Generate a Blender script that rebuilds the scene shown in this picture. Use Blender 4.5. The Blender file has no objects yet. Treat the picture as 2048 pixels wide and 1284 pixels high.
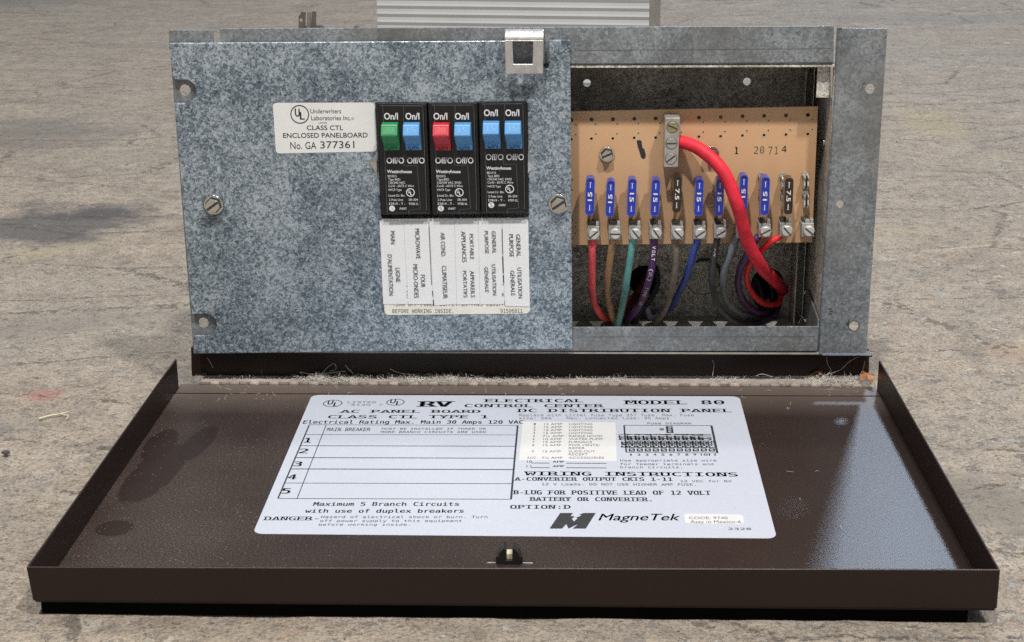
import bpy, bmesh, math, random
import numpy as np
from mathutils import Vector, Matrix, noise, geometry
random.seed(7)
S = bpy.context.scene
COL = S.collection
V = Vector
# ---------------------------------------------------------------- camera
CAM = V((.0211, -.77361, .2887)); YAW, PIT, ROL, FPX = -.03745, .31578, -.00925, 3099.3
cy, sy, cp, sp, cr, sr = math.cos(YAW), math.sin(YAW), math.cos(PIT), math.sin(PIT), math.cos(ROL), math.sin(ROL)
FW = V((sy*cp, cy*cp, -sp)); r0 = V((cy, -sy, 0)); u0 = r0.cross(FW)
RT = r0*cr + u0*sr; UP = u0*cr - r0*sr
cam = bpy.data.objects.new('camera', bpy.data.cameras.new('camera')); COL.objects.link(cam)
cam.matrix_world = Matrix((( RT.x, UP.x, -FW.x, CAM.x), (RT.y, UP.y, -FW.y, CAM.y), (RT.z, UP.z, -FW.z, CAM.z), (0, 0, 0, 1)))
cam.data.sensor_width = 36; cam.data.lens = FPX/2048*36
cam.data.clip_start = .02; cam.data.clip_end = 60
cam.data.dof.use_dof = True; cam.data.dof.focus_distance = .80; cam.data.dof.aperture_fstop = 60
S.camera = cam
# ---------------------------------------------------------------- world and lamps
W = bpy.data.worlds.new('World'); S.world = W; W.use_nodes = True
wn = W.node_tree.nodes; wl = W.node_tree.links; bg = wn['Background']
tc = wn.new('ShaderNodeTexCoord'); sx = wn.new('ShaderNodeSeparateXYZ'); rp = wn.new('ShaderNodeValToRGB')
mr = wn.new('ShaderNodeMapRange'); mr.inputs[1].default_value = -1
wl.new(tc.outputs['Generated'], sx.inputs[0]); wl.new(sx.outputs['Z'], mr.inputs[0]); wl.new(mr.outputs[0], rp.inputs[0])
rp.color_ramp.elements[0].position = .5; rp.color_ramp.elements[0].color = (.74, .76, .78, 1)
rp.color_ramp.elements[1].position = .85; rp.color_ramp.elements[1].color = (.88, .95, 1.0, 1)
wl.new(rp.outputs[0], bg.inputs[0]); bg.inputs[1].default_value = .33
def lamp(name, direction, dist, size, power, color):
    l = bpy.data.lights.new(name, 'AREA'); l.shape = 'DISK'; l.size = size; l.energy = power; l.color = color
    o = bpy.data.objects.new(name, l); COL.objects.link(o)
    d = V(direction).normalized(); o.location = d*dist + V((0, 0, .08)); o.rotation_euler = d.to_track_quat('Z', 'Y').to_euler()
    return o
lamp('ceiling_lamp_front', (-.10, -.44, .92), 3.2, .12, 74, (1, .955, .90))
lamp('ceiling_lamp_right', (.36, -.48, 1.0), 3.2, .17, 60, (1, .955, .90))
lamp('ceiling_lamp_behind', (.15, .42, 1.0), 3.2, .22, 20, (1, .97, .93))
lamp('daylight_opening', (.30*.85, .954*.85, .53), 4.0, .27, 44, (.66, .80, 1.0))
S.view_settings.view_transform = 'Standard'; S.view_settings.look = 'None'
S.view_settings.exposure = 0; S.view_settings.gamma = 1; S.view_settings.use_curve_mapping = False
S.render.engine = 'CYCLES'; S.cycles.max_bounces = 8; S.cycles.use_denoising = False; S.cycles.sample_clamp_indirect = 3.0; S.cycles.caustics_reflective = False; S.cycles.caustics_refractive = False

# ---------------------------------------------------------------- photo pixel -> point on a real plane of the object
def ray(x, y): return FW + RT*((x-1024)/FPX) - UP*((y-642)/FPX)
def Yp(x, y, Y=0.): d = ray(x, y); return CAM + d*((Y-CAM.y)/d.y)
def Zp(x, y, Z=0.): d = ray(x, y); return CAM + d*((Z-CAM.z)/d.z)
def Xp(x, y, X=0.): d = ray(x, y); return CAM + d*((X-CAM.x)/d.x)
def zs(ox, oy, k): return lambda x, y: (ox+x*k, oy+y*k)

# ---------------------------------------------------------------- materials
def newmat(name):
    m = bpy.data.materials.new(name); m.use_nodes = True
    return m, m.node_tree.nodes, m.node_tree.links, m.node_tree.nodes['Principled BSDF']
def setp(b, col=None, rough=.5, metal=0., spec=None, coat=0., coatr=.1, trans=0., ior=None):
    if col: b.inputs['Base Color'].default_value = (*col, 1)
    b.inputs['Roughness'].default_value = rough; b.inputs['Metallic'].default_value = metal
    if spec is not None: b.inputs['Specular IOR Level'].default_value = spec
    b.inputs['Coat Weight'].default_value = coat; b.inputs['Coat Roughness'].default_value = coatr
    b.inputs['Transmission Weight'].default_value = trans
    if ior: b.inputs['IOR'].default_value = ior
def ramp(n, pts, interp='LINEAR'):
    r = n.new('ShaderNodeValToRGB'); r.color_ramp.interpolation = interp
    e = r.color_ramp.elements
    while len(e) < len(pts): e.new(.5)
    for i, (p, c) in enumerate(pts):
        e[i].position = p; e[i].color = (*c, 1) if len(c) == 3 else c
    return r
def gray(v): return (v, v, v)
def noi(n, l, vec, scale, detail=4, rough=.55, dist=0.):
    t = n.new('ShaderNodeTexNoise'); t.inputs['Scale'].default_value = scale; t.inputs['Detail'].default_value = detail
    t.inputs['Roughness'].default_value = rough; t.inputs['Distortion'].default_value = dist; l.new(vec, t.inputs['Vector']); return t
def vor(n, l, vec, scale, feat='F1'):
    t = n.new('ShaderNodeTexVoronoi'); t.feature = feat; t.inputs['Scale'].default_value = scale; l.new(vec, t.inputs['Vector']); return t
def mix(n, l, a, b, f, mode='MIX'):
    m = n.new('ShaderNodeMix'); m.data_type = 'RGBA'; m.blend_type = mode
    for sock, v in ((m.inputs['Factor'], f), (m.inputs['A'], a), (m.inputs['B'], b)):
        if hasattr(v, 'is_output'): l.new(v, sock)
        elif isinstance(v, (int, float)): sock.default_value = v
        else: sock.default_value = (*v, 1)
    return m.outputs['Result']
def mth(n, l, op, a, b=0., clamp=False):
    m = n.new('ShaderNodeMath'); m.operation = op; m.use_clamp = clamp
    for s, v in ((m.inputs[0], a), (m.inputs[1], b)):
        if hasattr(v, 'is_output'): l.new(v, s)
        else: s.default_value = v
    return m.outputs[0]
def vmap(n, l, vec, scale=(1, 1, 1), loc=(0, 0, 0), rot=(0, 0, 0)):
    m = n.new('ShaderNodeMapping'); l.new(vec, m.inputs[0]); m.inputs['Scale'].default_value = scale
    m.inputs['Location'].default_value = loc; m.inputs['Rotation'].default_value = rot; return m.outputs[0]
def bump(n, l, b, h, strength, dist):
    k = n.new('ShaderNodeBump'); k.inputs['Strength'].default_value = strength; k.inputs['Distance'].default_value = dist
    l.new(h, k.inputs['Height']); l.new(k.outputs[0], b.inputs['Normal']); return k
def objco(n): return n.new('ShaderNodeTexCoord').outputs['Object']

def mat_plain(name, col, rough=.5, metal=0., spec=None, coat=0., coatr=.1, trans=0., ior=None, var=.12, vscale=120., bmp=0.):
    m, n, l, b = newmat(name); setp(b, col, rough, metal, spec, coat, coatr, trans, ior)
    co = objco(n); t = noi(n, l, co, vscale, 5)
    r = ramp(n, [(.3, tuple(c*(1-var) for c in col)), (.7, tuple(min(1, c*(1+var)) for c in col))])
    l.new(t.outputs[0], r.inputs[0]); l.new(r.outputs[0], b.inputs['Base Color'])
    rr = n.new('ShaderNodeMapRange'); rr.inputs[3].default_value = max(.02, rough-.08); rr.inputs[4].default_value = min(1, rough+.1)
    t2 = noi(n, l, co, vscale*.4, 3); l.new(t2.outputs[0], rr.inputs[0]); l.new(rr.outputs[0], b.inputs['Roughness'])
    if bmp: bump(n, l, b, noi(n, l, co, vscale*8, 3).outputs[0], bmp, .0002)
    return m
def mat_galv(name, dark, mid, lite, scale=520., metal=.55, rough=.42, dirt=None, contrast=1.):
    m, n, l, b = newmat(name); setp(b, mid, rough, metal)
    co = objco(n)
    wob = noi(n, l, co, scale*.55, 2); w2 = n.new('ShaderNodeVectorMath'); w2.operation = 'SCALE'; w2.inputs['Scale'].default_value = .0042
    l.new(wob.outputs['Color'], w2.inputs[0]); ad = n.new('ShaderNodeVectorMath'); l.new(co, ad.inputs[0]); l.new(w2.outputs[0], ad.inputs[1])
    v = vor(n, l, ad.outputs[0], scale); sep = n.new('ShaderNodeSeparateColor'); l.new(v.outputs['Color'], sep.inputs[0])
    v2 = vor(n, l, ad.outputs[0], scale*1.9); sep2 = n.new('ShaderNodeSeparateColor'); l.new(v2.outputs['Color'], sep2.inputs[0])
    big = noi(n, l, co, 34, 4, .6)
    a = mth(n, l, 'MULTIPLY', sep.outputs[0], .42*contrast); a2 = mth(n, l, 'MULTIPLY', sep2.outputs[1], .26*contrast)
    a3 = mth(n, l, 'MULTIPLY', big.outputs[0], .80); med = noi(n, l, co, 210, 3, .6, 1.2); a3 = mth(n, l, 'ADD', a3, mth(n, l, 'MULTIPLY', mth(n, l, 'SUBTRACT', med.outputs[0], .5), .40*contrast)); f = mth(n, l, 'SUBTRACT', mth(n, l, 'ADD', mth(n, l, 'ADD', a, a2), a3), .34*(contrast-1)+.09)
    r = ramp(n, [(.28, dark), (.62, mid), (.90, lite)]); l.new(f, r.inputs[0])
    fl = ramp(n, [(.78, (0, 0, 0)), (.93, (1, 1, 1))]); l.new(sep.outputs[2], fl.inputs[0])
    c = mix(n, l, r.outputs[0], lite, mth(n, l, 'MULTIPLY', fl.outputs[0], .35*contrast))
    if dirt:
        d = noi(n, l, co, 22, 6, .7); dr = ramp(n, [(.42, (0, 0, 0)), (.68, (1, 1, 1))]); l.new(d.outputs[0], dr.inputs[0])
        c = mix(n, l, c, dirt, mth(n, l, 'MULTIPLY', dr.outputs[0], .75))
    l.new(c, b.inputs['Base Color'])
    rr = n.new('ShaderNodeMapRange'); rr.inputs[3].default_value = rough-.1; rr.inputs[4].default_value = rough+.14
    l.new(sep.outputs[1], rr.inputs[0]); l.new(rr.outputs[0], b.inputs['Roughness'])
    bump(n, l, b, sep2.outputs[0], .10, .0003)
    return m
M = {}
M['galv'] = mat_galv('galvanized_cover', (.050, .074, .098), (.165, .210, .250), (.46, .52, .57), scale=980, metal=.26, rough=.36, contrast=1.12)
M['galv2'] = mat_galv('galvanized_frame', (.10, .115, .125), (.22, .245, .265), (.42, .45, .47), scale=820, metal=.35, dirt=(.17, .165, .155), contrast=.7)
M['galvd'] = mat_galv('galvanized_inside', (.11, .105, .09), (.46, .44, .39), (.88, .86, .79), scale=760, dirt=(.34, .31, .25), rough=.55, metal=.1)
M['bright'] = mat_plain('bright_steel', (.72, .72, .70), .16, 1., var=.10, vscale=300, bmp=.15)
M['nickel'] = mat_plain('cast_bracket_steel', (.62, .61, .59), .38, .7, var=.18, vscale=240, bmp=.5)
M['brass'] = mat_plain('brass_screw', (.50, .45, .25), .35, .8, var=.2, vscale=300)
M['lug'] = mat_plain('lug_aluminium', (.50, .48, .44), .42, .6, var=.15, vscale=260, bmp=.3)
M['term'] = mat_plain('terminal_zinc', (.46, .455, .43), .45, .45, var=.15, vscale=260, bmp=.3)
M['screwgrey'] = mat_plain('terminal_screw_zinc', (.58, .575, .55), .42, .35, var=.1, vscale=260, bmp=.2)
M['slot'] = mat_plain('slot_dark', (.05, .045, .04), .7)
M['black'] = mat_plain('breaker_plastic', (.010, .010, .011), .28, 0, .5, var=.2)
M['blackedge'] = mat_plain('breaker_edge_line', (.10, .10, .10), .4, var=.3, vscale=400)  # paler thin lines along the parting edges of the breakers
M['blackrub'] = mat_plain('black_plastic', (.012, .012, .012), .45)
M['white'] = mat_plain('white_print', (.80, .80, .80), .6, var=.06, vscale=900)
M['ink'] = mat_plain('black_ink', (.028, .030, .034), .6, var=.3, vscale=900)
M['inkgrey'] = mat_plain('worn_grey_ink', (.13, .13, .14), .6, var=.4, vscale=900)
M['creamtext'] = mat_plain('brown_ink', (.10, .085, .06), .6, var=.3, vscale=900)
M['paper'] = mat_plain('white_sticker', (.78, .78, .765), .55, var=.04, vscale=60, bmp=.15)
M['cream'] = mat_plain('cream_sticker', (.80, .775, .70), .5, var=.05, vscale=60)
M['doorlabel'] = mat_plain('silver_white_label', (.55, .59, .68), .32, .10, var=.035, vscale=700, bmp=.2)
M['whitelabel'] = mat_plain('white_label', (.80, .81, .82), .5, var=.03, vscale=90)
M['green'] = mat_plain('green_plastic', (.02, .27, .09), .32, 0, .5, var=.08)
M['blue'] = mat_plain('blue_plastic', (.085, .30, .62), .32, 0, .5, var=.06)
M['red'] = mat_plain('red_plastic', (.58, .025, .045), .32, 0, .5, var=.08)
M['greent'] = mat_plain('green_marking', (.05, .36, .15), .35)
M['greend'] = mat_plain('dark_green_marking', (.008, .11, .035), .4)
M['bluet'] = mat_plain('light_blue_marking', (.14, .42, .75), .35)
M['blued'] = mat_plain('dark_blue_marking', (.015, .06, .22), .4)
M['redt'] = mat_plain('light_red_marking', (.72, .08, .09), .35)
M['redd'] = mat_plain('dark_red_marking', (.18, .008, .012), .4)
M['fuseblue'] = mat_plain('blue_fuse_plastic', (.012, .035, .40), .15, 0, .5, coat=.3, trans=0, var=.15, vscale=260)
M['fuserim'] = mat_plain('blue_fuse_rim', (.03, .08, .50), .15, 0, .5, coat=.3)
M['fusebrown'] = mat_plain('brown_fuse_plastic', (.022, .010, .007), .18, 0, .6, coat=.5)
M['fusebrim'] = mat_plain('brown_fuse_rim', (.035, .018, .013), .2, 0, .6, coat=.4)
M['tin'] = mat_plain('tinned_metal', (.62, .60, .56), .35, .7, var=.2, vscale=400)
M['alu'] = mat_plain('aluminium_extrusion', (.50, .505, .51), .5, .08, var=.05, vscale=30)
M['leaf'] = mat_plain('dry_leaf', (.42, .20, .09), .7, var=.35, vscale=300)
M['hair'] = mat_plain('lint_fibre', (.70, .67, .62), .8, var=.3, vscale=120)
M['pastedlist'] = mat_plain('pasted_paper_list', (.64, .645, .65), .5, var=.03, vscale=90)
M['creamplastic'] = mat_plain('cream_plastic', (.62, .58, .40), .4)
M['plugm'] = mat_plain('plug_blade_metal', (.16, .13, .10), .5, .4, var=.2)
M['plugl'] = mat_plain('plug_blade_light', (.34, .32, .29), .4, .5, var=.2)

def mat_pcb():
    m, n, l, b = newmat('phenolic_board'); setp(b, (.62, .39, .22), .42)
    co = objco(n); t = noi(n, l, co, 18, 3); f = noi(n, l, co, 1500, 2)
    r = ramp(n, [(.3, (.64, .385, .205)), (.7, (.72, .455, .26))]); l.new(t.outputs[0], r.inputs[0])
    c = mix(n, l, r.outputs[0], (.50, .30, .16), mth(n, l, 'MULTIPLY', f.outputs[0], .35)); l.new(c, b.inputs['Base Color'])
    bump(n, l, b, f.outputs[0], .15, .0001); return m
M['pcb'] = mat_pcb()
M['pcbedge'] = mat_plain('board_hole_rim', (.62, .46, .30), .5)

def blot(n, l, co, c, rx, ry, wob=.35, wscale=60, soft=.25, rot=0.):
    """mask of a stain with its own outline round c"""
    mp = n.new('ShaderNodeMapping'); mp.vector_type = 'TEXTURE'; mp.inputs['Location'].default_value = (*c, 0)
    mp.inputs['Rotation'].default_value = (0, 0, rot); mp.inputs['Scale'].default_value = (rx, ry, 1); l.new(co, mp.inputs[0])
    s = n.new('ShaderNodeSeparateXYZ'); l.new(mp.outputs[0], s.inputs[0])
    d = mth(n, l, 'SQRT', mth(n, l, 'ADD', mth(n, l, 'MULTIPLY', s.outputs[0], s.outputs[0]), mth(n, l, 'MULTIPLY', s.outputs[1], s.outputs[1])))
    t = noi(n, l, co, wscale, 9, .68); d = mth(n, l, 'ADD', d, mth(n, l, 'MULTIPLY', mth(n, l, 'SUBTRACT', t.outputs[0], .5), wob*2))
    r = n.new('ShaderNodeMapRange'); r.inputs[1].default_value = 1; r.inputs[2].default_value = 1-soft; l.new(d, r.inputs[0])
    return r.outputs[0]
def ramp_(n, l, x):
    r = ramp(n, [(.35, gray(.25)), (.65, gray(1.))]); l.new(x, r.inputs[0]); return r.outputs[0]
def mat_brown(name='brown_enamel', dust=1., stains=True):
    m, n, l, b = newmat(name); setp(b, (.03, .02, .017), .30, 0, .36)
    g = n.new('ShaderNodeNewGeometry').outputs['Position']
    base = (.0175, .0085, .0065)
    t = noi(n, l, g, 9, 4); fine = noi(n, l, g, 1250, 3, .6); sp = vor(n, l, g, 540)
    s = n.new('ShaderNodeSeparateXYZ'); l.new(g, s.inputs[0])
    film = ramp(n, [(.35, gray(.07)), (.7, gray(.27))]); l.new(t.outputs[0], film.inputs[0])
    nrm = n.new('ShaderNodeSeparateXYZ'); l.new(n.new('ShaderNodeNewGeometry').outputs['Normal'], nrm.inputs[0])
    upw = mth(n, l, 'MULTIPLY', nrm.outputs[2], 1., True)            # dust settles on faces that look up
    leftw = n.new('ShaderNodeMapRange'); leftw.inputs[1].default_value = .13; leftw.inputs[2].default_value = -.17
    leftw.inputs[3].default_value = .18; leftw.inputs[4].default_value = 1.; l.new(s.outputs[0], leftw.inputs[0])
    gr = ramp(n, [(.42, (0, 0, 0)), (.66, (1, 1, 1))]); l.new(fine.outputs[0], gr.inputs[0])
    filmf = mth(n, l, 'MULTIPLY', mth(n, l, 'MULTIPLY', film.outputs[0], mth(n, l, 'ADD', mth(n, l, 'MULTIPLY', gr.outputs[0], 1.3), .12)), mth(n, l, 'MULTIPLY', upw, leftw.outputs[0]))
    hw = n.new('ShaderNodeMapRange'); hw.inputs[1].default_value = -.045; hw.inputs[2].default_value = -.004; hw.inputs[3].default_value = 0; hw.inputs[4].default_value = .30; l.new(s.outputs[1], hw.inputs[0])
    filmf = mth(n, l, 'ADD', filmf, mth(n, l, 'MULTIPLY', hw.outputs[0], upw))
    if stains:
        for c, rx, ry, rot in (((-.170, -.118), .0115, .037, -.10), ((-.172, -.177), .0085, .0085, 0), ((-.158, -.083), .007, .024, -.12), ((-.176, -.085), .008, .022, 0)):
            filmf = mth(n, l, 'MULTIPLY', filmf, mth(n, l, 'SUBTRACT', 1., mth(n, l, 'MULTIPLY', blot(n, l, g, c, rx, ry, .20, 80, .12, rot), .85)))
    filmf = mth(n, l, 'MULTIPLY', filmf, dust, True)
    c = mix(n, l, base, (.33, .27, .235), filmf)
    pk = ramp(n, [(.08, (1, 1, 1)), (.22, (0, 0, 0))]); l.new(sp.outputs['Distance'], pk.inputs[0])
    sc = n.new('ShaderNodeSeparateColor'); l.new(sp.outputs['Color'], sc.inputs[0])
    sel = mth(n, l, 'GREATER_THAN', sc.outputs[0], .74)
    pf = mth(n, l, 'MULTIPLY', mth(n, l, 'MULTIPLY', pk.outputs[0], sel), mth(n, l, 'MULTIPLY', mth(n, l, 'MULTIPLY', upw, leftw.outputs[0]), dust))
    c = mix(n, l, c, (.27, .215, .17), mth(n, l, 'MULTIPLY', pf, ramp_(n, l, noi(n, l, g, 40, 3).outputs[0]))); l.new(c, b.inputs['Base Color'])
    rr = n.new('ShaderNodeMapRange'); rr.inputs[3].default_value = .40; rr.inputs[4].default_value = .75; l.new(filmf, rr.inputs[0]); l.new(rr.outputs[0], b.inputs['Roughness'])
    bump(n, l, b, noi(n, l, g, 900, 2, .6).outputs[0], .30, .0002)
    return m
M['brown'] = mat_brown()
M['brownrim'] = mat_brown('brown_enamel_rim', .45, False)
M['hingedust'] = mat_plain('dusty_hinge_leaf', (.34, .29, .25), .85, var=.35, vscale=90, bmp=.4)

M['hingebrown'] = mat_plain('dusty_hinge_knuckle', (.20, .165, .14), .8, var=.4, vscale=200)

def mat_floor():
    m, n, l, b = newmat('worn_concrete'); setp(b, (.3, .26, .22), .8, 0, .3)
    co = n.new('ShaderNodeNewGeometry').outputs['Position']
    st = vmap(n, l, co, (1, 1.4, 1), rot=(0, 0, .12))
    big = noi(n, l, st, 3.2, 5, .6); med = noi(n, l, st, 17, 6, .65, .6); fin = noi(n, l, co, 95, 6, .7); mic = noi(n, l, co, 640, 4, .7)
    r = ramp(n, [(.30, (.24, .203, .168)), (.5, (.335, .282, .228)), (.70, (.41, .35, .285))]); l.new(med.outputs[0], r.inputs[0])
    gm = ramp(n, [(.40, (0, 0, 0)), (.62, (1, 1, 1))]); l.new(big.outputs[0], gm.inputs[0])
    c = mix(n, l, r.outputs[0], (.305, .275, .235), mth(n, l, 'MULTIPLY', gm.outputs[0], .6))
    fr = ramp(n, [(.34, (.36, .35, .34)), (.48, (1, 1, 1)), (.68, (1.28, 1.27, 1.25))]); l.new(fin.outputs[0], fr.inputs[0])
    c = mix(n, l, c, fr.outputs[0], .45, 'MULTIPLY')
    mi = ramp(n, [(.36, (.30, .28, .27)), (.5, (1, 1, 1)), (.64, (1.32, 1.30, 1.26))]); l.new(mic.outputs[0], mi.inputs[0])
    c = mix(n, l, c, mi.outputs[0], .62, 'MULTIPLY')
    pit = noi(n, l, vmap(n, l, co, (1, 1.3, 1)), 170, 3, .6, .8); pr = ramp(n, [(.63, (0, 0, 0)), (.68, (1, 1, 1))]); l.new(pit.outputs[0], pr.inputs[0])
    c = mix(n, l, c, (.14, .125, .105), mth(n, l, 'MULTIPLY', pr.outputs[0], .5))
    # aggregate: stones of several colours showing through the worn skin
    wob = noi(n, l, co, 150, 5, .7); w2 = n.new('ShaderNodeVectorMath'); w2.operation = 'SCALE'; w2.inputs['Scale'].default_value = .014
    l.new(wob.outputs['Color'], w2.inputs[0]); ad = n.new('ShaderNodeVectorMath'); l.new(co, ad.inputs[0]); l.new(w2.outputs[0], ad.inputs[1])
    hs = []
    sxp = n.new('ShaderNodeSeparateXYZ'); l.new(co, sxp.inputs[0]); xm = n.new('ShaderNodeMapRange'); xm.inputs[1].default_value = -.3; xm.inputs[2].default_value = .25; xm.inputs[3].default_value = .55; xm.inputs[4].default_value = 1.15; l.new(sxp.outputs[0], xm.inputs[0])
    for sc, thr, rad, amt in ((52, .74, .32, .5), (125, .58, .36, .62), (300, .55, .36, .72), (620, .62, .38, .75)):
        v = vor(n, l, vmap(n, l, ad.outputs[0], (1, 1.15, 1)), sc); s3 = n.new('ShaderNodeSeparateColor'); l.new(v.outputs['Color'], s3.inputs[0])
        e = ramp(n, [(rad-.07, (1, 1, 1)), (rad, (0, 0, 0))]); l.new(v.outputs['Distance'], e.inputs[0])
        sel = mth(n, l, 'MULTIPLY', e.outputs[0], mth(n, l, 'GREATER_THAN', s3.outputs[0], thr))
        pal = ramp(n, [(0, (.15, .145, .14)), (.25, (.24, .22, .20)), (.45, (.40, .30, .22)), (.62, (.44, .43, .39)), (.8, (.36, .36, .36)), (.93, (.58, .54, .46))], 'CONSTANT'); l.new(s3.outputs[1], pal.inputs[0])
        c = mix(n, l, c, pal.outputs[0], mth(n, l, 'MULTIPLY', mth(n, l, 'MULTIPLY', sel, amt), xm.outputs[0], True)); hs.append(sel)
    # oil, paint and damp stains
    for cx, cy_, rx, ry, rot, col, amt, wob_ in ((-.37, .36, .085, .085, .25, (.105, .10, .10), .85, .75), (-.345, .40, .055, .02, .1, (.09, .085, .085), .8, .6), (-.52, .72, .13, .10, .1, (.15, .14, .13), .6, .5),
            (-.262, .0, .012, .012, 0, (.36, .13, .11), .5, .6), (-.36, .285, .06, .02, .4, (.42, .36, .24), .5, .9), (.305, .303, .072, .0015, .34, (.52, .42, .32), .75, .4), (.272, .404, .028, .0013, .2, (.50, .40, .30), .6, .4), (.205, -.13, .042, .042, 0, (.22, .195, .165), .8, .18), (.26, .34, .05, .04, 0, (.40, .34, .22), .3, .9), (.385, .77, .04, .10, 0, (.43, .36, .20), .35, .9),
            (-.25, -.15, .03, .012, .1, (.15, .15, .15), .6, .6), (-.29, -.055, .05, .02, .2, (.18, .175, .17), .5, .7), (-.95, 1.9, .2, .2, 0, (.18, .17, .16), .5, .5), (-.6, 2.0, .25, .07, 0, (.17, .165, .155), .5, .5),
            (.6, 1.6, .3, .06, 0, (.22, .21, .20), .5, .5), (.30, .07, .05, .03, 0, (.42, .31, .23), .45, .9), (-.30, .12, .09, .03, .3, (.23, .21, .19), .5, .6), (-.42, .10, .12, .018, .15, (.19, .175, .16), .45, .7)):
        c = mix(n, l, c, col, mth(n, l, 'MULTIPLY', blot(n, l, co, (cx, cy_), rx, ry, wob_*1.9, 22, .55, rot), amt))
    crk = vor(n, l, vmap(n, l, ad.outputs[0], (.5, 1.6, 1), (.3, .1, 0)), 7, 'DISTANCE_TO_EDGE')
    ck = ramp(n, [(.004, (1, 1, 1)), (.012, (0, 0, 0))]); l.new(crk.outputs['Distance'], ck.inputs[0])
    ckm = mth(n, l, 'MULTIPLY', ck.outputs[0], mth(n, l, 'GREATER_THAN', fin.outputs[0], .5))
    c = mix(n, l, c, (.10, .09, .08), mth(n, l, 'MULTIPLY', ckm, .7))
    l.new(c, b.inputs['Base Color'])
    h = mth(n, l, 'ADD', mth(n, l, 'MULTIPLY', fin.outputs[0], 1.), mth(n, l, 'MULTIPLY', mic.outputs[0], .35))
    h = mth(n, l, 'ADD', h, mth(n, l, 'MULTIPLY', med.outputs[0], 2.)); h = mth(n, l, 'ADD', h, mth(n, l, 'MULTIPLY', hs[1], .16)); h = mth(n, l, 'ADD', h, mth(n, l, 'MULTIPLY', hs[2], .10)); h = mth(n, l, 'SUBTRACT', h, mth(n, l, 'MULTIPLY', ckm, .25))
    h = mth(n, l, 'SUBTRACT', h, mth(n, l, 'MULTIPLY', pr.outputs[0], .3)); bump(n, l, b, h, .9, .0032)
    rr = n.new('ShaderNodeMapRange'); rr.inputs[3].default_value = .6; rr.inputs[4].default_value = .9; l.new(fin.outputs[0], rr.inputs[0]); l.new(rr.outputs[0], b.inputs['Roughness'])
    return m
M['floor'] = mat_floor()

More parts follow.
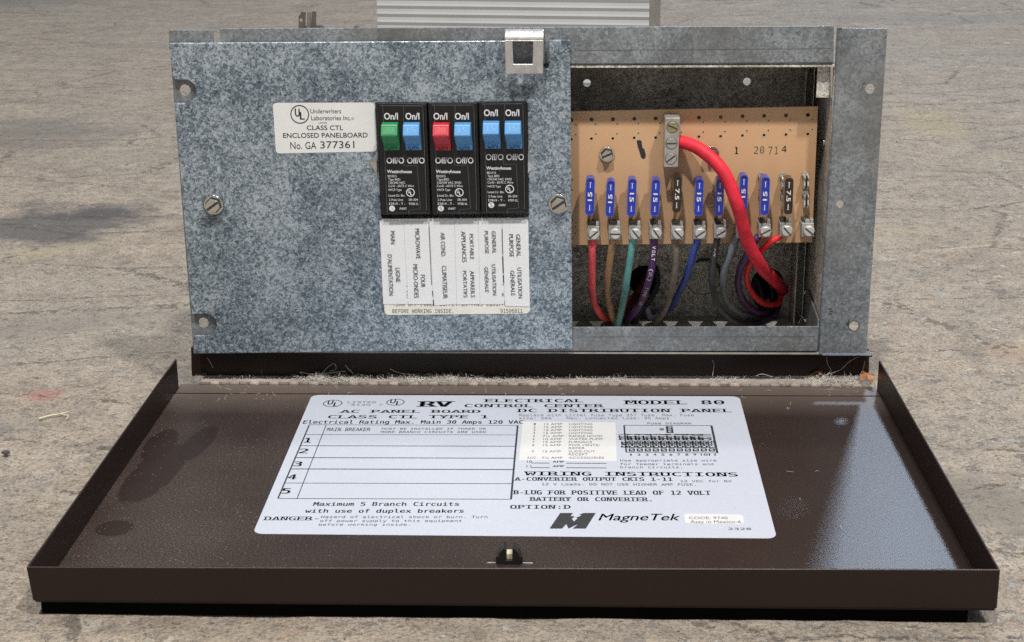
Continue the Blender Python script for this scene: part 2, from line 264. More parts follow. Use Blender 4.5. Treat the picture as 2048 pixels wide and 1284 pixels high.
# ---------------------------------------------------------------- mesh helpers
dg = lambda: bpy.context.evaluated_depsgraph_get()
class MB:
    def __init__(s): s.v = []; s.f = []; s.m = []; s.sm = []; s.mats = []
    def mi(s, name):
        if name not in s.mats: s.mats.append(name)
        return s.mats.index(name)
    def add(s, verts, faces, mat, smooth=False):
        o = len(s.v); s.v += [V(p) for p in verts]; k = s.mi(mat)
        for f in faces: s.f.append([i+o for i in f]); s.m.append(k); s.sm.append(smooth)
    def hexa(s, p, mat):      # eight corners: bottom ring then top ring
        s.add(p, [(0, 3, 2, 1), (4, 5, 6, 7), (0, 1, 5, 4), (1, 2, 6, 5), (2, 3, 7, 6), (3, 0, 4, 7)], mat)
    def box(s, a, b, mat):
        x0, y0, z0 = a; x1, y1, z1 = b
        s.hexa([(x0, y0, z0), (x1, y0, z0), (x1, y1, z0), (x0, y1, z0), (x0, y0, z1), (x1, y0, z1), (x1, y1, z1), (x0, y1, z1)], mat)
    def prism(s, poly, ext, mat, smooth=False):
        n = len(poly); e = V(ext); p = [V(q) for q in poly]
        s.add(p+[q+e for q in p], [tuple(range(n))[::-1], tuple(range(n, 2*n))]+[(i, (i+1) % n, (i+1) % n+n, i+n) for i in range(n)], mat, smooth)
    def cyl(s, c, axis, r, h, mat, seg=24, r2=None, rim=0., smooth=True):
        a = V(axis).normalized(); t = a.orthogonal().normalized(); w = a.cross(t); c = V(c); r2 = r if r2 is None else r2
        prof = [(r, 0), (r2, h-rim), (r2-rim, h)] if rim else [(r, 0), (r2, h)]
        vs = []; 
        for rr, hh in prof:
            for i in range(seg):
                q = 2*math.pi*i/seg; vs.append(c+a*hh+(t*math.cos(q)+w*math.sin(q))*rr)
        k = len(prof); fs = [tuple(range(seg))[::-1], tuple(range((k-1)*seg, k*seg))]
        o = len(s.v); s.add(vs, fs, mat)
        fs = []
        for j in range(k-1):
            for i in range(seg): fs.append((j*seg+i, j*seg+(i+1) % seg, (j+1)*seg+(i+1) % seg, (j+1)*seg+i))
        m = s.mi(mat)
        for f in fs: s.f.append([i+o for i in f]); s.m.append(m); s.sm.append(smooth and seg > 8)
    def ring(s, c, ex, ey, r, wd, mat, seg=32):
        c = V(c); ex = V(ex); ey = V(ey); vs = []
        for rr in (r+wd/2, r-wd/2):
            for i in range(seg):
                q = 2*math.pi*i/seg; vs.append(c+ex*math.cos(q)*rr+ey*math.sin(q)*rr)
        s.add(vs, [(i, (i+1) % seg, seg+(i+1) % seg, seg+i) for i in range(seg)], mat)
    def line(s, a, b, wd, nrm, mat):
        a = V(a); b = V(b); d = (b-a).normalized(); w = V(nrm).cross(d)*wd/2
        s.add([a-w, b-w, b+w, a+w], [(0, 1, 2, 3)], mat)
    def tube(s, path, r, mat, seg=14, caps=True, sub=6):
        p = [V(q) for q in path]
        if sub > 1:
            q = [p[0]*2-p[1]]+p+[p[-1]*2-p[-2]]; out = []
            for i in range(1, len(q)-2):
                for k in range(sub):
                    t = k/sub; a, b, c, d = q[i-1], q[i], q[i+1], q[i+2]
                    out.append(.5*((2*b)+(c-a)*t+(2*a-5*b+4*c-d)*t*t+(3*b-a-3*c+d)*t**3))
            out.append(p[-1]); p = out
        n = len(p); t0 = (p[1]-p[0]).normalized(); u = t0.orthogonal().normalized(); vs = []
        rr = r if isinstance(r, (list, tuple)) else None
        for i in range(n):
            t = (p[min(i+1, n-1)]-p[max(i-1, 0)]).normalized(); u = (u-t*u.dot(t)).normalized(); w = t.cross(u)
            ri = r if rr is None else rr[0]+(rr[1]-rr[0])*i/(n-1)
            for k in range(seg):
                a = 2*math.pi*k/seg; vs.append(p[i]+(u*math.cos(a)+w*math.sin(a))*ri)
        fs = [(i*seg+k, i*seg+(k+1) % seg, (i+1)*seg+(k+1) % seg, (i+1)*seg+k) for i in range(n-1) for k in range(seg)]
        if caps: fs += [tuple(range(seg))[::-1], tuple(range((n-1)*seg, n*seg))]
        s.add(vs, fs, mat, True); return p
    def plate(s, outline, holes, org, ex, ey, th, mat):
        """flat sheet: outline and holes are 3-D points on the plane of org/ex/ey; thickness goes along -(ex x ey)"""
        org = V(org); ex = V(ex).normalized(); ey = V(ey).normalized(); nz = ex.cross(ey)
        pts = []; edges = []
        for poly in [outline]+list(holes):
            o = len(pts); k = len(poly)
            for q in poly: d = V(q)-org; pts.append(V((d.dot(ex), d.dot(ey))))
            edges += [(o+i, o+(i+1) % k) for i in range(k)]
        vc, ec, fc, *_ = geometry.delaunay_2d_cdt(pts, edges, [], 0, 1e-7)
        n = len(vc); cnt = {}
        polys = [pts[a:a+k] for a, k in zip(np.cumsum([0]+[len(p) for p in [outline]+list(holes)]).tolist(), [len(p) for p in [outline]+list(holes)])]
        def inside(c):
            odd = False
            for P in polys:
                for i in range(len(P)):
                    a, q = P[i-1], P[i]
                    if (a.y > c.y) != (q.y > c.y) and c.x < (q.x-a.x)*(c.y-a.y)/(q.y-a.y)+a.x: odd = not odd
            return odd
        fc = [f for f in fc if inside((vc[f[0]]+vc[f[1]]+vc[f[2]])/3)]
        fc = [f if sum(vc[f[i]].x*vc[f[(i+1) % 3]].y-vc[f[(i+1) % 3]].x*vc[f[i]].y for i in range(3)) > 0 else f[::-1] for f in fc]
        for f in fc:
            for i in range(3): cnt[(f[i], f[(i+1) % 3])] = 1
        side = [(a, b+0, b+n, a+n) for a, b in cnt if (b, a) not in cnt]
        P3 = [org+ex*q.x+ey*q.y for q in vc]
        s.add(P3+[q-nz*th for q in P3], [tuple(f) for f in fc]+[tuple(i+n for i in f[::-1]) for f in fc]+[(b, a, a+n, b+n) for a, b, _x, _y in side], mat)
    def build(s, name, parent=None, loc=(0, 0, 0), bevel=0., seg=2, merge=False):
        L = ORG.get(parent.name, V((0, 0, 0))) if parent else V(loc)
        me = bpy.data.meshes.new(name); me.from_pydata([tuple(p-L) for p in s.v], [], s.f)
        for mn in s.mats: me.materials.append(M[mn])
        me.polygons.foreach_set('material_index', s.m); me.polygons.foreach_set('use_smooth', s.sm)
        bm = bmesh.new(); bm.from_mesh(me)
        if merge: bmesh.ops.remove_doubles(bm, verts=bm.verts, dist=1e-6)
        bmesh.ops.recalc_face_normals(bm, faces=[f for f in bm.faces if len(f.verts) > 2]) if s.recalc else None
        bm.to_mesh(me); bm.free()
        o = bpy.data.objects.new(name, me); COL.objects.link(o); ORG[o.name] = L
        if parent: o.parent = parent
        else: o.location = L
        if bevel:
            b = o.modifiers.new('bevel', 'BEVEL'); b.width = bevel; b.segments = seg; b.limit_method = 'ANGLE'; b.angle_limit = math.radians(40); b.harden_normals = False
        return o
    recalc = True
ORG = {}
def thing(name, label, cat, loc, group=None):
    o = bpy.data.objects.new(name, None); COL.objects.link(o); o.location = loc; o.empty_display_size = .01; ORG[o.name] = V(loc)
    return tag(o, label, cat, group)
def tag(o, label, cat, group=None):
    o['label'] = label; o['category'] = cat
    if group: o['group'] = group
    return o
def circ(c, ex, ey, r, seg=20, ry=None):
    c = V(c); ex = V(ex); ey = V(ey); ry = r if ry is None else ry
    return [c+ex*r*math.cos(2*math.pi*i/seg)+ey*ry*math.sin(2*math.pi*i/seg) for i in range(seg)]
def rrect(p, r, seg=5):
    """four 3-D corners -> rounded outline"""
    p = [V(q) for q in p]; out = []
    for i in range(4):
        a, b, c = p[i-1], p[i], p[(i+1) % 4]; d1 = (a-b).normalized(); d2 = (c-b).normalized()
        for k in range(seg+1):
            t = k/seg*math.pi/2; out.append(b+d1*r*(1-math.sin(t))+d2*r*(1-math.cos(t)))
    return out
EX, EY, EZ = V((1, 0, 0)), V((0, 1, 0)), V((0, 0, 1))

# ---------------------------------------------------------------- lettering
def fload(fn):
    try: return bpy.data.fonts.load(bpy.utils.resource_path('LOCAL')+'/datafiles/fonts/'+fn)
    except Exception: return None
MONO = fload('DejaVuSansMono.woff2'); SANS = None   # Blender's own built-in face
def glyphs(txt, font, bold):
    cu = bpy.data.curves.new('t', 'FONT'); cu.body = txt; cu.size = 1; cu.resolution_u = 3; cu.offset = bold
    if font: cu.font = font
    o = bpy.data.objects.new('t', cu); COL.objects.link(o); dg().update(); e = o.evaluated_get(dg()); me = e.to_mesh()
    vs = [(q.co.x, q.co.y) for q in me.vertices]; fs = [tuple(f.vertices) for f in me.polygons]
    e.to_mesh_clear(); bpy.data.objects.remove(o); bpy.data.curves.remove(cu); return vs, fs
FM = {}
def fmet(font):
    k = font.name if font else '-'
    if k not in FM:
        a = [p for p in glyphs('H', font, 0)[0]]; b = [p for p in glyphs('HH', font, 0)[0]]
        FM[k] = (max(p[1] for p in a), max(p[0] for p in b)-max(p[0] for p in a), min(p[0] for p in a), max(p[0] for p in a))
    return FM[k]
SER = dict(A='bl br', B='tl bl', D='tl bl', E='tl bl', F='tl bl', H='tl bl tr br', K='tl bl tr br', L='tl bl', M='tl bl tr br', N='tl bl tr', P='tl bl', R='tl bl br', T='bc', U='tl tr', V='tl tr', W='tl tr', X='tl tr bl br', Y='tl tr bc', I='', C='', G='')
def text(mb, txt, p0, p1, up, mat, nrm, font=None, bold=0., serif=False, lift=.00006, shear=0.):
    """lettering whose baseline runs p0 -> p1 and whose capitals are as high as the vector up"""
    off = bold if mat == 'white' else 0.        # pale print is thickened in the outline itself
    vs, fs = glyphs(txt, font, off); bold = 0. if off else bold
    if not vs: return
    cap, adv, hx0, hx1 = fmet(font); x0 = min(p[0] for p in vs); x1 = max(p[0] for p in vs)
    if serif:
        t = .075*cap; w = .15*adv*1.9; vs = list(vs)
        for i, ch in enumerate(txt):
            for k in SER.get(ch, '').split():
                cx = i*adv + {'l': hx0+.04, 'r': hx1-.04, 'c': (hx0+hx1)/2}[k[1]]
                if ch in 'AX' : cx = i*adv + {'l': .06, 'r': adv-.06}[k[1]]
                ya = 0 if k[0] == 'b' else cap-t; o = len(vs)
                vs += [(cx-w, ya), (cx+w, ya), (cx+w, ya+t), (cx-w, ya+t)]; fs = list(fs)+[(o, o+1, o+2, o+3)]
    p0 = V(p0); d = V(p1)-p0; up = V(up); nrm = V(nrm)*lift
    if d.length/(x1-x0) > 3.*up.length/cap:      # a lone 1 or I stays a thin stroke
        w = d*(1.6*up.length/cap*(x1-x0)/d.length); p0 = p0+(d-w)*.5; d = w
    for k, o in enumerate((0,) if not bold or mat not in ('ink', 'creamtext') else (0, -bold, bold)):   # heavier strokes: the same letters again a hair to each side
        mb.add([p0+d*((x+o-x0)/(x1-x0))+up*(y/cap)+d.normalized()*shear*up.length*(y/cap)+nrm*(1+.35*k) for x, y in vs], fs, mat)
SC = {}

# ================================================================= SETTING: the floor
FZ = -.006
def make_floor():
    def axis(lo, hi, a, b, fine):
        xs = [a]; 
        while xs[-1] < b: xs.append(xs[-1]+fine)
        st = fine; p = xs[-1]; hi_ = []
        while p < hi: st *= 1.18; p += st; hi_.append(p)
        st = fine; p = a; lo_ = []
        while p > lo: st *= 1.18; p -= st; lo_.append(p)
        return lo_[::-1]+xs+hi_
    xs = axis(-4, 4, -.42, .42, .004); ys = axis(-3, 8, -.36, .5, .004)
    vs = []
    for y in ys:
        for x in xs:
            q = V((x*14, y*14, 0)); z = noise.noise(q)*.0012+noise.noise(q*4.1)*.0006+noise.noise(q*13)*.00025
            vs.append((x, y, FZ-.0013+min(z, .0012)))
    nx = len(xs); fs = [(j*nx+i, j*nx+i+1, (j+1)*nx+i+1, (j+1)*nx+i) for j in range(len(ys)-1) for i in range(nx-1)]
    b = MB(); b.add(vs, fs, 'floor', True); b.recalc = False
    o = b.build('floor'); o['kind'] = 'structure'; o['label'] = 'worn tan and grey concrete floor with stains and exposed aggregate'
    return o
make_floor()

# ================================================================= THE PANEL
panel = thing('electrical_panel', 'galvanized steel electrical panel box standing open on the concrete, brown door folded down in front', 'electrical panel', (0, .03, FZ))
D = .063          # depth of the box
def quad(pts, Y): return [Yp(x, y, Y) for x, y in pts]
# back wall with two holes and round knockouts
zb, zt = .0185, .1685; XL, XR = -.150, .1534
zk = zs(1130, 450, .2637)
b = MB()
hb = [circ(Yp(*zk(600, 420), D), EX, EZ, .0088), circ(Yp(*zk(1535, 445), D), EX, EZ, .0092), circ(Yp(1174, 166, D), EX, EZ, .0021, 14), circ(Yp(1494, 163, D), EX, EZ, .0021, 14)]
b.plate([(XL, D, zb), (XR, D, zb), (XR, D, zt), (XL, D, zt)], hb, (0, D, 0), EX, EZ, .001, 'galvd')
kc = Yp(*zk(1045, 400), D)
b.ring(kc+V((0, -.0002, 0)), EX, EZ, .0098, .0004, 'slot', 40)
for a in (.35, 3.5): b.add([kc+V((math.cos(a+q)*.0098, -.0004, math.sin(a+q)*.0098))*1 for q in (-.08, .08)]+[kc+V((math.cos(a+q)*.0112, -.0004, math.sin(a+q)*.0112)) for q in (.08, -.08)], [(0, 1, 2, 3)], 'slot')
b.build('back_wall', panel)
b = MB(); b.box((XL-.001, .0012, zb), (XL, D, zt), 'galvd'); b.build('side_wall', panel, bevel=.0003)
b = MB(); b.box((XR, .0012, zb), (XR+.001, D, zt), 'galvd')
b.cyl(Xp(1602, 548, XR), (-1, 0, 0), .0017, .0014, 'bright', 12); b.cyl(Xp(1650, 285, XR), (-1, 0, 0), .0017, .0012, 'bright', 12)
b.cyl((XR, .052, .036), (-1, 0, 0), .0019, .0014, 'bright', 12)
b.box((XR-.0085, D-.0012, zb+.004), (XR-.0075, D-.0002, .1), 'galvd'); b.box((XR-.0075, .045, zb), (XR-.0066, D, zt), 'galvd')
b.build('side_wall', panel, bevel=.0003)
b = MB(); b.box((XL, .0005, zt), (XR, D+.001, zt+.001), 'galvd'); b.build('top_wall', panel)
# bottom wall with hourglass cut-outs
b = MB(); holes = []
x = XL+.022
while x < XR-.012:
    cx = x; y1, y2 = .036, .056
    holes.append([V((cx-.0045, y1, zb)), V((cx+.0045, y1, zb)), V((cx+.0018, (y1+y2)/2, zb)), V((cx+.0052, y2, zb)), V((cx-.0052, y2, zb)), V((cx-.0024, (y1+y2)/2, zb))]); x += .0138
b.plate([(XL, .0005, zb), (XR, .0005, zb), (XR, D, zb), (XL, D, zb)], holes, (0, 0, zb), EX, EY, .001, 'dustsheet') if 'dustsheet' in M else None
M['dustsheet'] = mat_plain('dusty_sheet', (.38, .36, .32), .6, .1, var=.2, vscale=160)
if not b.v: b.plate([(XL, .0005, zb), (XR, .0005, zb), (XR, D, zb), (XL, D, zb)], holes, (0, 0, zb), EX, EY, .001, 'dustsheet')
b.build('bottom_wall', panel)
def bend(mb, a, c, r, u, v, mat, seg=6, th=.001):
    """rounded fold along a->c; profile quarter circle in the plane u,v"""
    a = V(a); c = V(c); u = V(u); v = V(v); prof = []
    for rr in (r, r-th):
        prof.append([u*(math.cos(i/seg*math.pi/2)*rr)+v*(math.sin(i/seg*math.pi/2)*rr) for i in range(seg+1)])
    vs = [p+q for p in (a, c) for pr in prof for q in pr]; k = seg+1; fs = []
    for i in range(seg):
        fs += [(i, i+1, 2*k+i+1, 2*k+i), (k+i, 2*k+k+i, 2*k+k+i+1, k+i+1)]
    mb.add(vs, fs, mat, True)
# top flange
b = MB(); q = quad([(440, 57), (1668, 52), (1667, 125), (443, 130)], 0.)
b.plate([q[3], q[2], q[1], q[0]], [], (0, 0, 0), EX, EZ, .001, 'galv2')
z0 = min(q[2].z, q[3].z)
b.prism([(q[3].x, .001, z0+.0002), (q[3].x, .0012, z0-.0007), (q[3].x, .0022, z0-.0016), (q[3].x, .004, z0-.0016), (q[3].x, .004, z0-.0006), (q[3].x, .0024, z0-.0006), (q[3].x, .0019, z0)], (q[2].x-q[3].x, 0, 0), 'galv2')
b.line(Yp(1150, 101, -.0001), Yp(1664, 97, -.0001), .00018, (0, -1, 0), 'inkgrey')
b.build('top_flange', panel, bevel=.0002)
# right flange with holes, rounded inner fold
b = MB(); q = quad([(1684, 56), (1775, 57), (1733, 706), (1645, 706)], 0.)
hr = [circ(Yp(1740, 177, 0), EX, EZ, .0024, 16), circ(Yp(1680, 408, 0), EX, EZ, .0019, 16), circ(Yp(1708, 652, 0), EX, EZ, .0025, 16)]
b.plate([q[3], q[2], q[1], q[0]], hr, (0, 0, 0), EX, EZ, .001, 'galv2')
a0 = V((q[3].x, .0022, q[3].z)); a1 = V((q[0].x, .0022, q[0].z)); bend(b, a0, a1, .0022, -EX, -EY, 'galv2')
b.ring(Yp(1708, 652, -.0001), EX, EZ, .0027, .0004, 'slot')
b.add([p for p in (Yp(1692, 650, -.0001), Yp(1697, 640, -.0001), Yp(1699, 642, -.0001), Yp(1696, 652, -.0001))], [(0, 1, 2, 3)], 'slot')
for xx, yy in ((1656, 617), (1659, 622), (1657, 627)): b.add([Yp(xx, yy, -.0001), Yp(xx+7, yy-1, -.0001), Yp(xx+7, yy+2, -.0001), Yp(xx+1, yy+2, -.0001)], [(0, 1, 2, 3)], 'slot')
b.line(Yp(1725, 168, -.0001), Yp(1730, 166, -.0001), .0005, (0, -1, 0), 'slot'); b.line(Yp(1726, 172, -.0001), Yp(1723, 180, -.0001), .0003, (0, -1, 0), 'slot')
b.build('right_flange', panel, bevel=.0002)
# left flange behind the cover
b = MB(); q = quad([(337, 60), (426, 60), (470, 707), (387, 707)], 0.)
hl = [circ(Yp(370, 180, 0), EX, EZ, .0029, 8), circ(Yp(407, 645, 0), EX, EZ, .0028, 8)]
b.plate([q[3], q[2], q[1], q[0]], hl, (0, 0, 0), EX, EZ, .001, 'galv2'); b.build('left_flange', panel, bevel=.0002)
# bottom lip and its slanted end tab
b = MB(); q = quad([(500, 656), (1637, 653), (1634, 702), (500, 702)], 0.)
b.plate([q[3], q[2], q[1], q[0]], [], (0, 0, 0), EX, EZ, .001, 'galv2')
b.line(Yp(1150, 674, -.0001), Yp(1630, 673, -.0001), .0002, (0, -1, 0), 'inkgrey')
Xt = q[1].x+.0006
b.plate([V((Xt, .0012, q[2].z)), V((Xt, .0455, zb)), V((Xt, .0455, .0395)), V((Xt, .040, .0405)), V((Xt, .0012, q[1].z+.0035))], [], (Xt, 0, 0), EY, EZ, .001, 'galv2')
b.cyl(Xp(1615, 640, Xt), (-1, 0, 0), .0012, .0018, 'bright', 10)
b.build('bottom_lip', panel, bevel=.0002)
b = MB(); q = quad([(1661, 126), (1668.5, 126), (1667.5, 197), (1661, 196)], .0035)
b.plate([q[3], q[2], q[1], q[0]], [], (0, .0035, 0), EX, EZ, .0008, 'bright')
b.box((q[0].x-.006, .0047, q[3].z), (q[0].x+.0005, .0057, q[0].z), 'galvd'); b.build('corner_tab', panel, bevel=.0001)

# ---- cover plate
CY = -.003
C_ = lambda x, y: Yp(x, y, CY)
sl1 = zs(300, 30, .2441)
def dslot(edge0, edge1, top, bot, cx):
    """D-shaped slot open at the left edge"""
    pts = [edge0]; c = (top[0]+0, 0); out = []
    r = (bot[1]-top[1])/2; cyy = (bot[1]+top[1])/2
    out = [C_(*edge0)]+[C_(cx+r*.95*math.cos(a), cyy+r*math.sin(a)) for a in [(-90+180*i/12)*math.pi/180 for i in range(13)]]+[C_(*edge1)]
    return out
outl = [C_(337, 86)]
outl += dslot((346, 160), (348, 206), (346, 160), (348, 206), 370)
outl += dslot((384, 629), (387, 671), (384, 629), (387, 671), 413)
outl += [C_(388, 708), C_(1145, 698.5), C_(1140.5, 79.5), C_(1097.5, 80), C_(1097.5, 137), C_(1014, 137), C_(1013, 81.5)]
outl = outl[::-1]
win = [C_(751, 206), C_(1055, 206), C_(1057, 434), C_(763, 437)]
b = MB(); b.plate(outl, [win], (0, CY, 0), EX, EZ, .0012, 'galv')
def pinch(x0, x1, yt, ym, yb, sgn):
    # folded dimple at the edge of the breaker window
    A, B_, Cc = C_(x0, yt), C_(x1, ym), C_(x0, yb); Y = V((0, -.0022, 0))
    top = C_(x0, ym)+Y
    for tri in ([A, B_, top], [B_, Cc, top]): b.add(tri, [(0, 1, 2)], 'bright')
pinch(754, 737, 308, 322, 350, -1); pinch(1056, 1075, 305, 321, 346, 1)
b.add([C_(754, 320)+V((0, -.0009, 0)), C_(738, 322)+V((0, -.0003, 0)), C_(754, 327)+V((0, -.0012, 0))], [(0, 1, 2)], 'slot')
b.add([C_(1057, 318)+V((0, -.0009, 0)), C_(1074, 320)+V((0, -.0003, 0)), C_(1057, 325)+V((0, -.0012, 0))], [(0, 1, 2)], 'slot')
cover = b.build('cover_plate', panel, bevel=.0005)
def slot_screw(mb, c, nrm, r, ang, mat='bright', hexh=True, hgt=.0026):
    n_ = V(nrm); c = V(c); t = (EX*math.cos(ang)+EZ*math.sin(ang)); w = n_.cross(t).normalized()
    mb.cyl(c, n_, r*1.0, hgt*.3, mat, 28, rim=.0001)
    if hexh:
        mb.cyl(c+n_*hgt*.3, n_, r*.88, hgt*.06, 'slot', 6, smooth=False); mb.cyl(c+n_*hgt*.3, n_, r*.78, hgt*.7, mat, 6, rim=.0004, smooth=False)
    else: mb.cyl(c+n_*hgt*.3, n_, r*.94, hgt*.7, mat, 28, r2=r*.9, rim=.0004)
    z = c+n_*(hgt+.00005); L = r*(.72 if hexh else .9); k = r*.13
    mb.add([z-t*L-w*k, z+t*L-w*k, z+t*L+w*k, z-t*L+w*k], [(0, 1, 2, 3)], 'slot')
    if hexh:
        for s_ in (-1, 1):
            zz = c+n_*(hgt+.0003)
            mb.prism([z-t*L*.9+w*k*s_*1.1, z+t*L*.9+w*k*s_*1.1, z+t*L*.8+w*k*s_*3., z-t*L*.8+w*k*s_*3.], n_*.0003, mat)
for x_, y_, a in ((428, 409, .62), (1117, 407, .60)):
    s_ = MB(); slot_screw(s_, C_(x_, y_), (0, -1, 0), .0050, a, 'bright', True, .004); s_.build('screw', cover)

# ---- square-eyed latch strike over the top edge
b = MB(); BY = -.0098
B_ = lambda x, y: Yp(x, y, BY)
q = [B_(1011, 148), B_(1086, 148), B_(1087.5, 80), B_(1009, 80)]
hole = [B_(1027, 128), B_(1065, 128), B_(1066, 83), B_(1025, 83)]
b.plate(rrect(q[:2], .0, 1) if False else q, [hole], (0, BY, 0), EX, EZ, .0016, 'nickel')
xa, xb = q[3].x, q[2].x; zc = q[3].z-.0001; prof = []
R1 = .0042
for rr in (R1, R1-.0016):
    ang = [i/8*math.pi/2 for i in range(9)]
    seq = [(BY+R1-rr*math.cos(a), zc+rr*math.sin(a)) for a in ang]+[(-.0002, zc+rr)]
    prof.append(seq)
poly = prof[0]+prof[1][::-1]
b.prism([(xa, y_, z_) for y_, z_ in poly], (xb-xa, 0, 0), 'nickel')
b.build('latch_strike', panel, bevel=.0006, seg=3)

# ---- stickers on the cover
SY = CY-.0001
def P_(x, y, k=0): return Yp(x, y, SY-.00008*k)
NF = (0, -1, 0)
def ptext(mb, txt, x0, x1, yb, yt, mat='ink', font=None, bold=0., dy=0., serif=False, k=1, shear=0.):
    f = lambda x, y: Yp(x, y, SY-.00008*k)
    p0 = f(x0, yb); p1 = f(x1, yb+dy); up = f((x0+x1)/2, yt)-f((x0+x1)/2, yb)
    text(mb, txt, p0, p1, V((0, 0, up.z)), mat, NF, font, bold, serif, 0., shear)
b = MB(); q = [P_(545.5, 206), P_(749, 205), P_(753.5, 303), P_(552, 307)]
b.plate(rrect(q[::-1], .0018), [], (0, SY, 0), EX, EZ, .00009, 'paper')
b.ring(P_(599.5, 228.7, 1), EX, EZ, .0045, .0005, 'ink')
ptext(b, 'U', 590.5, 599.5, 233, 217, 'ink', SANS, .03); ptext(b, 'L', 600.5, 609, 239, 224, 'ink', SANS, .03)
ptext(b, 'Underwriters', 621, 682.5, 226.6, 217.8, font=SANS); ptext(b, 'Laboratories Inc.', 622.7, 702, 240.3, 231.4, font=SANS)
b.ring(P_(705.3, 237, 1), EX, EZ, .0005, .00015, 'ink', 12)
ptext(b, 'LISTED', 637, 654, 247.4, 244.2, 'inkgrey', SANS)
ptext(b, 'CLASS CTL', 613.7, 686.4, 260, 251, font=SANS, bold=.006); ptext(b, 'ENCLOSED PANELBOARD', 566.6, 735.2, 275.8, 266.3, font=SANS, bold=.006, dy=-1)
ptext(b, 'No. GA', 581, 633, 298, 284, font=SANS); ptext(b, '377361', 641, 709, 296.8, 282.8, font=SANS, dy=-1)
b.build('listing_sticker', cover)

z3 = zs(730, 420, .2337)
b = MB(); q = [P_(760, 438), P_(1056.5, 436.5), P_(1060, 627), P_(769.5, 630)]
b.plate(rrect(q[::-1], .0024), [], (0, SY, 0), EX, EZ, .00009, 'cream')
ptext(b, 'TURN OFF POWER SUPPLY ON THIS EQUIPM', 785, 1009.5, 612.6, 603.5, 'creamtext', MONO, 0., dy=-1)
ptext(b, 'BEFORE WORKING INSIDE.', 785, 906.5, 625.9, 618.2, 'creamtext', MONO); ptext(b, '91506811', 1001, 1045, 625.4, 617.7, 'creamtext', MONO)
b.build('warning_sticker', cover)
b = MB()
ST = [[(759, 441), (807, 442.5), (816, 608), (766.5, 608.5)], [(807.6, 443.5), (857, 444), (866.5, 608.2), (816.6, 608.2)], [(859, 442), (908.7, 440), (913.5, 608), (868, 611)],
      [(909.3, 440.5), (956, 440.5), (960, 608), (914, 609)], [(956.6, 438.5), (1004, 440.5), (1008.5, 608), (960.6, 608.4)], [(1004.6, 440), (1056, 438.5), (1059.5, 613), (1010, 612)]]
for i, s_ in enumerate(ST):
    k = 2+(i % 2)
    b.plate([P_(x, y, k) for x, y in s_][::-1], [], (0, SY-.00008*k, 0), EX, EZ, .00007, 'whitelabel')
def vtext(txt, xl, xr, y0, y1, lean):
    # reads downwards; tops of the letters point right
    x0, ya = z3(xl, y0); x1, yb_ = z3(xr, y1); w = x1-x0; K = 5
    f = lambda x, y: Yp(x, y, SY-.00008*K)
    sh = lean*(yb_-ya); cw = w-abs(sh) if w-abs(sh) > 5.5 else 7.0
    p0 = f(x0, ya); p1 = f(x0+sh, yb_); up = f(x0+cw, ya)-f(x0, ya)
    text(b, txt, p0, p1, V((up.x, 0, 0)), 'ink', NF, SANS, 0., False, 0.)
LN = .042
for t, xl, xr, y0, y1 in (('MAIN', 217, 258, 180, 290), ('LIGNE', 260, 302, 495, 617), ("D'ALIMENTATION", 192, 243, 380, 730), ('MICROWAVE', 427, 475, 160, 417), ('FOUR', 475, 517, 555, 662), ('MICRO-ONDES', 410, 460, 465, 752),
        ('AIR COND.', 645, 690, 193, 400), ('CLIMATISEUR', 657, 707, 477, 757), ('PORTABLE', 892, 934, 205, 422), ('APPLIANCES', 822, 870, 183, 447), ('APPAREILS', 897, 942, 520, 748), ('PORTATIFS', 835, 877, 520, 748),
        ('GENERAL', 1083, 1125, 180, 372), ('PURPOSE', 1020, 1060, 180, 372), ('UTILISATION', 1083, 1126, 465, 728), ('GÉNÉRALE', 1020, 1060, 487, 703),
        ('GENERAL', 1290, 1335, 208, 400), ('PURPOSE', 1230, 1275, 208, 402), ('UTILISATION', 1302, 1348, 493, 755), ('GÉNÉRALE', 1242, 1285, 518, 733)):
    vtext(t, xl, xr, y0, y1, LN)
def zl(a, c, w, mat='ink'): b.line(P_(*z3(*a), 5), P_(*z3(*c), 5), w, NF, mat)
zl((547, 135), (570, 640), .0003); zl((577, 690), (581, 740), .0005, 'inkgrey'); zl((584, 770), (589, 815), .0005); zl((1172, 160), (1178, 380), .0003); zl((1178, 395), (1183, 540), .0005); zl((1184, 555), (1187, 625), .0005)
for y_ in (648, 695, 720, 742): zl((358, y_), (359, y_+6), .0004)
zl((1182, 634), (1183, 642), .0005)
ptext(b, 'R', *[z3(v_, 0)[0] for v_ in (1173, 1192)], z3(0, 738)[1], z3(0, 710)[1], 'inkgrey', SANS, k=5)
b.build('circuit_name_sticker', cover)

# ---- brown hinge frame under the box
b = MB(); HY = .010
q = [Yp(383, 752, HY), Yp(1738, 752, HY), V((Yp(1738, 712, HY).x, HY, .0170)), V((Yp(383, 712, HY).x, HY, .0170))]
b.plate(q, [], (0, HY, 0), EX, EZ, .001, 'brownrim'); b.box((q[3].x, HY, q[3].z-.001), (q[2].x, HY+.03, q[3].z), 'brownrim')
b.box((Yp(1145, 705, .001).x, .0008, .0166), (Yp(1645, 705, .001).x, .0098, .0176), 'brownrim')
b.box((.1525, .0013, .0158), (q[2].x, .0098, .0167), 'brownrim')  # added hidden plate, blocks light leaking in under the right flange
b.build('hinge_frame', panel, bevel=.0003)

